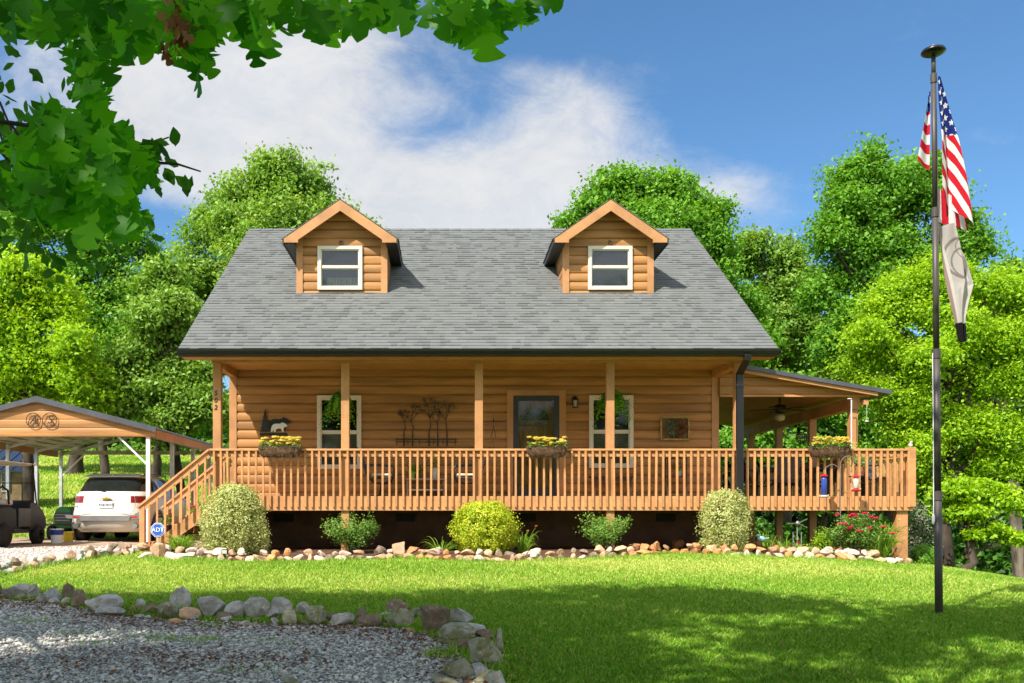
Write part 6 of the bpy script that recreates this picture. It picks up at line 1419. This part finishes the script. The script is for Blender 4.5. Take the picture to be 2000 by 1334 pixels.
# wreath in a frame
r = on_wall('framed_wreath', 'wooden frame holding a round wreath at the right end of the porch', 'wall decor', 1318, 837); a, b, t_ = 28.5 * K, 23 * K, 3.2 * K; m = MB()
m.box(-a, a, -.03, .01, b - t_, b); m.box(-a, a, -.03, .01, -b, -b + t_); m.box(-a, -a + t_, -.03, .01, -b + t_, b - t_); m.box(a - t_, a, -.03, .01, -b + t_, b - t_); paint('gilt_wood', (.55, .34, .10), .6, .25, 12); m.build('frame', 'gilt_wood', r)
paint('mesh_back', (.24, .14, .07), .9, .3, 20); MB().box(-a + t_, a - t_, .0, .008, -b + t_, b - t_).build('backing', 'mesh_back', r)
for nm, mt, a0, a1 in (('autumn_leaves', 'dead_leaf', -1.9, 1.9), ('pale_leaves', 'tiny_pale', 1.7, 4.6)):
    rg = np.random.default_rng(5); n = 420; th = rg.uniform(a0, a1, n); rr_ = (12.5 + rg.normal(0, 2.6, n)) * K; p = np.stack([3 * K + rr_ * np.cos(th) * 1.1, -.045 + rg.normal(0, .015, n), rr_ * np.sin(th)], 1)
    V, f, rn = leaf_quads(p, rg.uniform(.035, .065, n), rg.normal(size=(n, 3)) + np.array([0, -1.2, .3]), rg.random(n), .5, rg); fast_mesh(nm, V, f, rn, mt, r)
# patio chairs
def patio_chair(x, Y, rz, label, group, cushion=True):
    r = thing('patio_chair', label, 'chair', (x, Y, ZD + .002), rz, group)
    MB().hexa([(-.25, -.25, .40), (.25, -.25, .40), (.24, .22, .36), (-.24, .22, .36), (-.25, -.25, .42), (.25, -.25, .42), (.24, .22, .38), (-.24, .22, .38)]).build('seat', 'sling', r)
    MB().hexa([(-.24, .20, .40), (.24, .20, .40), (.24, .22, .40), (-.24, .22, .40), (-.24, .42, .98), (.24, .42, .98), (.24, .44, .98), (-.24, .44, .98)]).build('backrest', 'sling', r)
    if cushion: MB().box(-.22, .22, -.24, .16, .425, .475).build('cushion', 'cream', r, bevel=.02)
    for sg in (-1, 1):
        MB().tube([(sg * .27, .44, 1.0), (sg * .27, .24, .42), (sg * .27, .12, .30), (sg * .27, -.05, .27), (sg * .27, -.22, .33), (sg * .27, -.28, .45), (sg * .27, -.30, .58), (sg * .27, -.24, .645), (sg * .27, -.1, .65), (sg * .27, .30, .66)], .015, 7).build('arm_frame', 'black_metal', r)
        MB().tube([(sg * .2, -.04, .27), (sg * .12, 0, .06)], .013, 6).build('leg', 'black_metal', r)
    MB().lathe([(.27, 0), (.28, .02), (.25, .04), (.03, .05), (.03, .08)], n=20).build('base_ring', 'black_metal', r); return r
patio_chair(WX(742, 18.75), 18.75, R(90), 'grey sling swivel chair under the left window, facing the low table', 'sling chairs on the front porch')
patio_chair(WX(914, 18.75), 18.75, R(-90), 'grey sling swivel chair beside the third post, facing the low table', 'sling chairs on the front porch')
r = thing('side_table', 'low wooden table between the two sling chairs', 'table', (WX(832, 18.9), 18.9, ZD + .002)); paint('dark_wood', (.10, .055, .035), .5, .25, 4); MB().box(-.40, .40, -.22, .22, .34, .38).build('top', 'dark_wood', r, bevel=.006); MB().box(-.38, .38, -.2, .2, .14, .16).build('shelf', 'grey_trim', r)
for sx in (-1, 1):
    for sy in (-1, 1): MB().box(sx * .37 - .02, sx * .37 + .02, sy * .19 - .02, sy * .19 + .02, 0, .34).build('leg', 'dark_wood', r)
zt_ = ZD + .382
def potplant(name, label, px, Y, z, r_, h, mat, n, H, spread, seed, lm='leaf_mid', petal=None, np_=0):
    x = WX(px, Y); rt = thing(name, label, 'plant', (x, Y, z)); MB().lathe([(r_ * .75, 0), (r_, h), (r_ * 1.08, h), (r_ * .9, h - .02)], n=14).build('pot', mat, rt); rg = np.random.default_rng(seed); p = rg.normal(size=(n, 3)) * np.array([spread, spread, H * .3]) + np.array([0, 0, h + H * .5]); p[:, 2] = np.maximum(p[:, 2], h * .8)
    V, f, rn = leaf_quads(p, rg.uniform(.03, .07, n), rg.normal(size=(n, 3)) + np.array([0, -.3, .6]), rg.random(n), .5, rg); fast_mesh('foliage', V, f, rn, lm, rt)
    if petal:
        m = MB(); rs = random.Random(seed)
        for _ in range(np_): flower((rs.gauss(0, spread), rs.gauss(0, spread), h + H * rs.uniform(.5, 1.)), .045, petal, rt, rs, petals=9, add=m)
        m.build('blossoms', petal, rt)
potplant('potted_plant', 'leafy plant in a lime green pail on the low table', 805, 18.85, zt_, .07, .15, 'green_pot', 160, .14, .05, 1); potplant('potted_plant', 'small dark plant in a wicker basket on the low table', 817, 18.98, zt_, .08, .10, 'wicker', 160, .14, .06, 2, 'leaf_dark')
potplant('flower_jar', 'yellow flowers in a clear glass jar on the low table', 850, 18.9, zt_, .065, .22, 'clear_plastic', 60, .22, .06, 3, 'rose_leaf', 'petal_yellow', 12)
r = thing('bench', 'dark wooden bench under the right porch window', 'bench', (WX(1194, 19.05), 19.05, ZD + .002)); MB().prism([(-.47, .44), (.47, .44), (.43, .40), (-.43, .40)], 'y', -.15, .15).build('seat', 'dark_wood', r, bevel=.006); MB().box(-.40, .40, -.12, -.10, .33, .398).build('apron', 'dark_wood', r)
for sg in (-1, 1): MB().box(sg * .37 - .02, sg * .37 + .02, -.13, .13, 0, .398).build('leg', 'dark_wood', r)
r = thing('plant_stand', 'narrow open shelf stand with flowers near the porch corner', 'shelf', (WX(1320, 19.05), 19.05, ZD + .002))
for sx in (-1, 1):
    for sy in (-1, 1): MB().box(sx * .19 - .012, sx * .19 + .012, sy * .12 - .012, sy * .12 + .012, 0, .82).build('leg', 'dark_wood', r)
for z in (.05, .42, .80): MB().box(-.2, .2, -.13, .13, z, z + .02).build('shelf', 'dark_wood', r)
potplant('potted_plant', 'pink flowering plant on the open shelf stand', 1325, 19.0, ZD + .445, .07, .10, 'paleblue', 140, .2, .06, 5, 'rose_leaf', 'petal_pink', 12)
# side deck furniture
for (px, Y, a, l) in ((1480, 21.2, R(90), 'dark patio chair nearest the house on the side deck'), (1605, 21.4, R(-90), 'dark patio chair right of the dining table on the side deck'), (1545, 23.3, R(0), 'dark patio chair behind the dining table'), (1530, 20.3, R(180), 'dark patio chair in front of the dining table')): patio_chair(WX(px, Y), Y, a, l, 'chairs round the side deck table', False)
r = thing('dining_table', 'dark patio dining table on the side deck', 'table', (WX(1545, 21.8), 21.8, ZD + .002)); MB().box(-.62, .62, -.9, .9, .68, .72).build('top', 'dark_metal', r)
for sx in (-1, 1):
    for sy in (-1, 1): MB().box(sx * .54 - .025, sx * .54 + .025, sy * .8 - .025, sy * .8 + .025, 0, .68).build('leg', 'dark_metal', r)
r = patio_chair(WX(1715, 19.0), 19.0, R(25), 'black framed armchair at the right end of the side deck', None, False)
potplant('potted_plant', 'trailing green plant by the side railing of the deck', 1678, 19.0, ZD + .45, .12, .2, 'terracotta', 420, .4, .12, 7, 'leaf_bright')
r = thing('plant_table', 'small black table under the trailing plant on the side deck', 'table', (WX(1678, 19.0), 19.0, ZD + .002)); MB().lathe([(.2, .42), (.2, .445)], n=18).build('top', 'black_metal', r)
for k in range(3): MB().tube([(.17 * math.cos(k * 2.1), .17 * math.sin(k * 2.1), 0), (.12 * math.cos(k * 2.1), .12 * math.sin(k * 2.1), .42)], .01, 5).build('leg', 'black_metal', r)
r = thing('planter_pot', 'green glazed pot standing on the side rail of the deck', 'pot', (8.86, 19.2, ZD + .60)); r.location = (8.80, 19.6, ZD + .002); MB().box(-.1, .1, -.1, .1, 0, .62).build('stand', 'black_metal', r); paint('green_glaze', (.03, .20, .10), .3); MB().lathe([(.08, .62), (.13, .70), (.14, .86), (.12, .92), (.10, .90)], n=16).build('bowl', 'green_glaze', r, smooth=True)
# ceiling fan
r = thing('ceiling_fan', 'dark ceiling fan with a glass lamp under the side porch roof', 'fan', P(1523, 800, 21.2)); zc = shed(WX(1523, 21.2), -.1) - r.location.z; MB().tube([(0, 0, .05), (0, 0, zc)], .02, 8).build('rod', 'dark_metal', r); MB().lathe([(.05, .12), (.13, .09), (.15, 0), (.10, -.07), (.05, -.09)], n=18).build('motor', 'dark_metal', r, smooth=True)
MB().lathe([(.07, -.10), (.12, -.16), (.10, -.24), (.02, -.27)], n=16).build('lamp_shade', 'cream', r, smooth=True)
for k in range(5): a = .3 + k * 1.2566; m = MB(); m.beam((.14 * math.cos(a), .14 * math.sin(a), .0), (.66 * math.cos(a), .66 * math.sin(a), .0), .13, .012); m.build('blade', 'dark_metal', r)
def hang_ceiling(name, label, cat, px, py, Y): r = thing(name, label, cat, P(px, py, Y)); return r, shed(r.location.x, -.1) - r.location.z
r, h = hang_ceiling('wire_globe', 'dark wire globe hanging over the side deck rail', 'ornament', 1565, 855, 20.6); m = MB()
for k in range(7): a = k * math.pi / 7; m.tube([(.12 * math.cos(t) * math.cos(a), .12 * math.cos(t) * math.sin(a), .13 * math.sin(t)) for t in np.linspace(0, 6.283, 17)], .007, 4)
for z in (-.07, 0, .07): q = math.sqrt(.0144 - z * z); m.tube([(q * math.cos(t), q * math.sin(t), z) for t in np.linspace(0, 6.283, 17)], .006, 4)
m.build('globe', 'dark_metal', r); MB().tube([(0, 0, .12), (0, 0, h)], .003, 4).build('cord', 'dark_metal', r)
r = thing('white_pole', 'thin white pole between rail and roof at the side deck', 'pole', P(1663, 873, 19.1)); MB().tube([(0, 0, -.9), (0, 0, P(0, 781, 19.1).z - r.location.z)], .012, 6).build('rod', 'white_paint', r); MB().tube([(-.08, 0, 1.0), (.0, 0, 1.0)], .01, 5).build('tip', 'white_paint', r)
r = thing('hanging_ornament', 'small pale ornament hanging from the side porch corner', 'ornament', P(1693, 822, 19.15)); MB().tube([(0, 0, 0), (0, 0, .36)], .003, 4).build('cord', 'white_paint', r); MB().ell((0, 0, -.01), .045, .03, .018, 10, 6).build('bird', 'bird_white', r)
MB().box(-.06, .04, .0, .14, .34, .44).build('bracket', 'trim', r)
def birdfig(name, label, loc, s_, mat, rz=0):
    r = thing(name, label, 'figurine', loc, rz); MB().ell((0, 0, .5 * s_), .55 * s_, .3 * s_, .34 * s_, 12, 8).join(MB().ell((-.42 * s_, 0, .88 * s_), .2 * s_, .18 * s_, .18 * s_, 10, 7)).join(MB().tube([(-.32 * s_, 0, .68 * s_), (-.4 * s_, 0, .85 * s_)], .12 * s_, 8)).build('body', mat, r, smooth=True)
    MB().hexa([(.3 * s_, -.12 * s_, .5 * s_), (.95 * s_, -.08 * s_, .62 * s_), (.95 * s_, .08 * s_, .62 * s_), (.3 * s_, .12 * s_, .5 * s_), (.3 * s_, -.1 * s_, .62 * s_), (.95 * s_, -.05 * s_, .68 * s_), (.95 * s_, .05 * s_, .68 * s_), (.3 * s_, .1 * s_, .62 * s_)]).build('tail', mat, r); m = MB().lathe([(.05 * s_, 0), (.002, .22 * s_)], (0, 0, 0), 6); m.xf(Matrix.Translation((-.6 * s_, 0, .88 * s_)) @ Matrix.Rotation(R(-90), 4, 'Y')); m.build('beak', 'gold', r)
    return r
birdfig('bird_figurine', 'white bird figurine perched on the corner newel post', (8.995, YP, ZRT + .01), .13, 'bird_white', R(75))
r = birdfig('bird_figurine', 'pale blue and white bird figurine on a stake in the bed', (WX(1487, 17.75), 17.75, gzf(6.1, 17.75) + .17), .17, 'paleblue', R(10)); MB().tube([(0, 0, -.24), (0, 0, .06)], .008, 5).build('stake', 'dark_metal', r)
# double shepherd hook and feeders
YH = 17.42; hx = WX(1641.5, YH); hz = gzf(hx, YH); hk = F / YH
r = thing('shepherd_hook', 'double shepherd hook holding two hummingbird feeders', 'garden hook', (hx, YH, hz)); zt_ = WZ(910, YH) - hz
MB().tube([(0, 0, -.2), (0, 0, zt_)], .007, 6).build('pole', 'grey_trim', r)
def arc(c, ra, rb, a0, a1, n=12): return [(c[0] + ra * math.cos(t), 0, c[1] + rb * math.sin(t)) for t in np.linspace(a0, a1, n)]
q = 15.5 / hk; MB().tube([(0, 0, zt_)] + arc((q, zt_ + .02), q, .17, math.pi, .15), .006, 6).build('arm', 'grey_trim', r); q2 = 16 / hk; zl = WZ(925, YH) - hz
MB().tube([(0, 0, zl)] + arc((-q2, zl), q2, .17, 0.05, math.pi - .1), .006, 6).build('arm', 'grey_trim', r)
def feeder(px, y_hook, y_top, y_bot, mat, label, capm='red_plastic', basem='red_plastic'):
    z0, z1, zh = WZ(y_bot, YH), WZ(y_top, YH), WZ(y_hook, YH); r = thing('hummingbird_feeder', label, 'bird feeder', (WX(px, YH), YH, z0), 0, 'feeders on the shepherd hook'); H = z1 - z0
    MB().tube([(0, 0, H), (0, 0, zh - z0)], .003, 4).build('hanger', 'dark_metal', r); MB().lathe([(.03, H), (.065, H - .02), (.065, H - .04), (.03, H - .05)], n=14).build('cap', capm, r)
    MB().lathe([(.035, H - .05), (.052, H - .10), (.05, .07), (.03, .05)], n=14).build('bottle', mat, r, smooth=True); MB().lathe([(.03, .05), (.085, .045), (.09, .02), (.06, 0), (.02, 0)], n=16).build('tray', basem, r)
    for k in range(4): a = k * 1.57 + .4; MB().tube([(.08 * math.cos(a), .08 * math.sin(a), .03), (.11 * math.cos(a), .11 * math.sin(a), .055)], .008, 6).build('port', 'petal_yellow', r)
feeder(1672, 898, 928, 960, 'clear_plastic', 'clear feeder with red cap and tray, hanging from the right hook'); feeder(1609.5, 922, 926, 972, 'blue_plastic', 'deep blue bottle feeder hanging from the left hook', 'red_plastic', 'clear_plastic')
# garden ornaments
c = P(1557, 1022, 17.9); gzr = gzf(c.x, c.y); r = thing('wind_spinner', 'metal propeller spinner on a wire stand in the bed', 'garden ornament', (c.x, c.y, gzr)); h = c.z - gzr
MB().tube([(0, 0, 0), (0, 0, h)], .007, 5).build('stem', 'galv', r)
m = MB(); m.tube([(-.08, 0, -.05), (-.08, 0, h - .17), (.08, 0, h - .17), (.08, 0, -.05)], .006, 5); m.build('stand', 'galv', r); MB().ell((0, -.03, h), .045, .05, .05, 10, 7).build('hub', 'alloy', r)
for a in (3.14, .45, -.45): m = MB(); m.beam((.03 * math.cos(a), -.03, h + .03 * math.sin(a)), (.20 * math.cos(a), -.03, h + .20 * math.sin(a)), .012, .035, (0, 1, 0)); m.build('blade', 'alloy', r)
g = G(440, 1097); r = thing('solar_light', 'small black solar light among the stones below the variegated shrub', 'lamp', (g.x, g.y - .02, g.z + .02)); MB().tube([(0, 0, -.1), (0, 0, .1)], .012, 6).build('stake', 'black_metal', r); MB().cbox(0, 0, .15, .11, .09, .09).build('head', 'black_metal', r, bevel=.012); MB().cbox(0, -.047, .15, .08, .004, .06).build('lens', 'clear_plastic', r)
# security sign on a stake
c = P(308, 1035, 17.35); gzr = gzf(c.x, c.y); r = thing('security_sign', 'blue octagonal ADT yard sign at the foot of the stairs', 'sign', (c.x, c.y, gzr)); h = c.z - gzr
def octo(R_): return [(R_ * math.cos(R(22.5 + 45 * k)), h + R_ * math.sin(R(22.5 + 45 * k))) for k in range(8)]
MB().prism(octo(.142), 'y', 0, .008).build('board', 'white_paint', r); MB().prism(octo(.130), 'y', -.003, -.0005).build('face', 'sign_blue', r); 
m = MB(); pts = [(p[0], -.005, p[1]) for p in octo(.112)]; m.tube(pts + [pts[0]], .0035, 4); m.build('border_line', 'white_paint', r)
m = text_mb('ADT', .118, .002); m.v = [(p[0] * .92 + (p[2]) * .0, p[1], p[2]) for p in m.v]; m.xf(T(0, -.005, h)); m.build('lettering', 'white_paint', r)
m = text_mb('ADT', .118, .0015); m.xf(T(.004, -.0045, h)); m.build('lettering', 'white_paint', r)
MB().box(-.012, .012, .009, .02, -.15, h + .05).build('stake', 'galv', r)
# flower pots on the stairs
for i, (px, y, k, l) in enumerate(((326, 17.98, 1, 'red geranium pot on the second stair tread'), (352, 18.9, 2, 'red geranium pot at the back of the third tread'), (393, 18.9, 4, 'red geranium pot near the top of the stairs'))):
    x = xs0 + .16 + k * .262; z = zs0 + (k + 1) * (ZD - zs0) / 6 + .002; potplant('geranium_pot', l, VX + x / y * F, y, z, .085, .15, 'white_paint' if i else 'dark_metal', 170, .2, .07, 20 + i, 'leaf_mid', 'petal_red', 9)
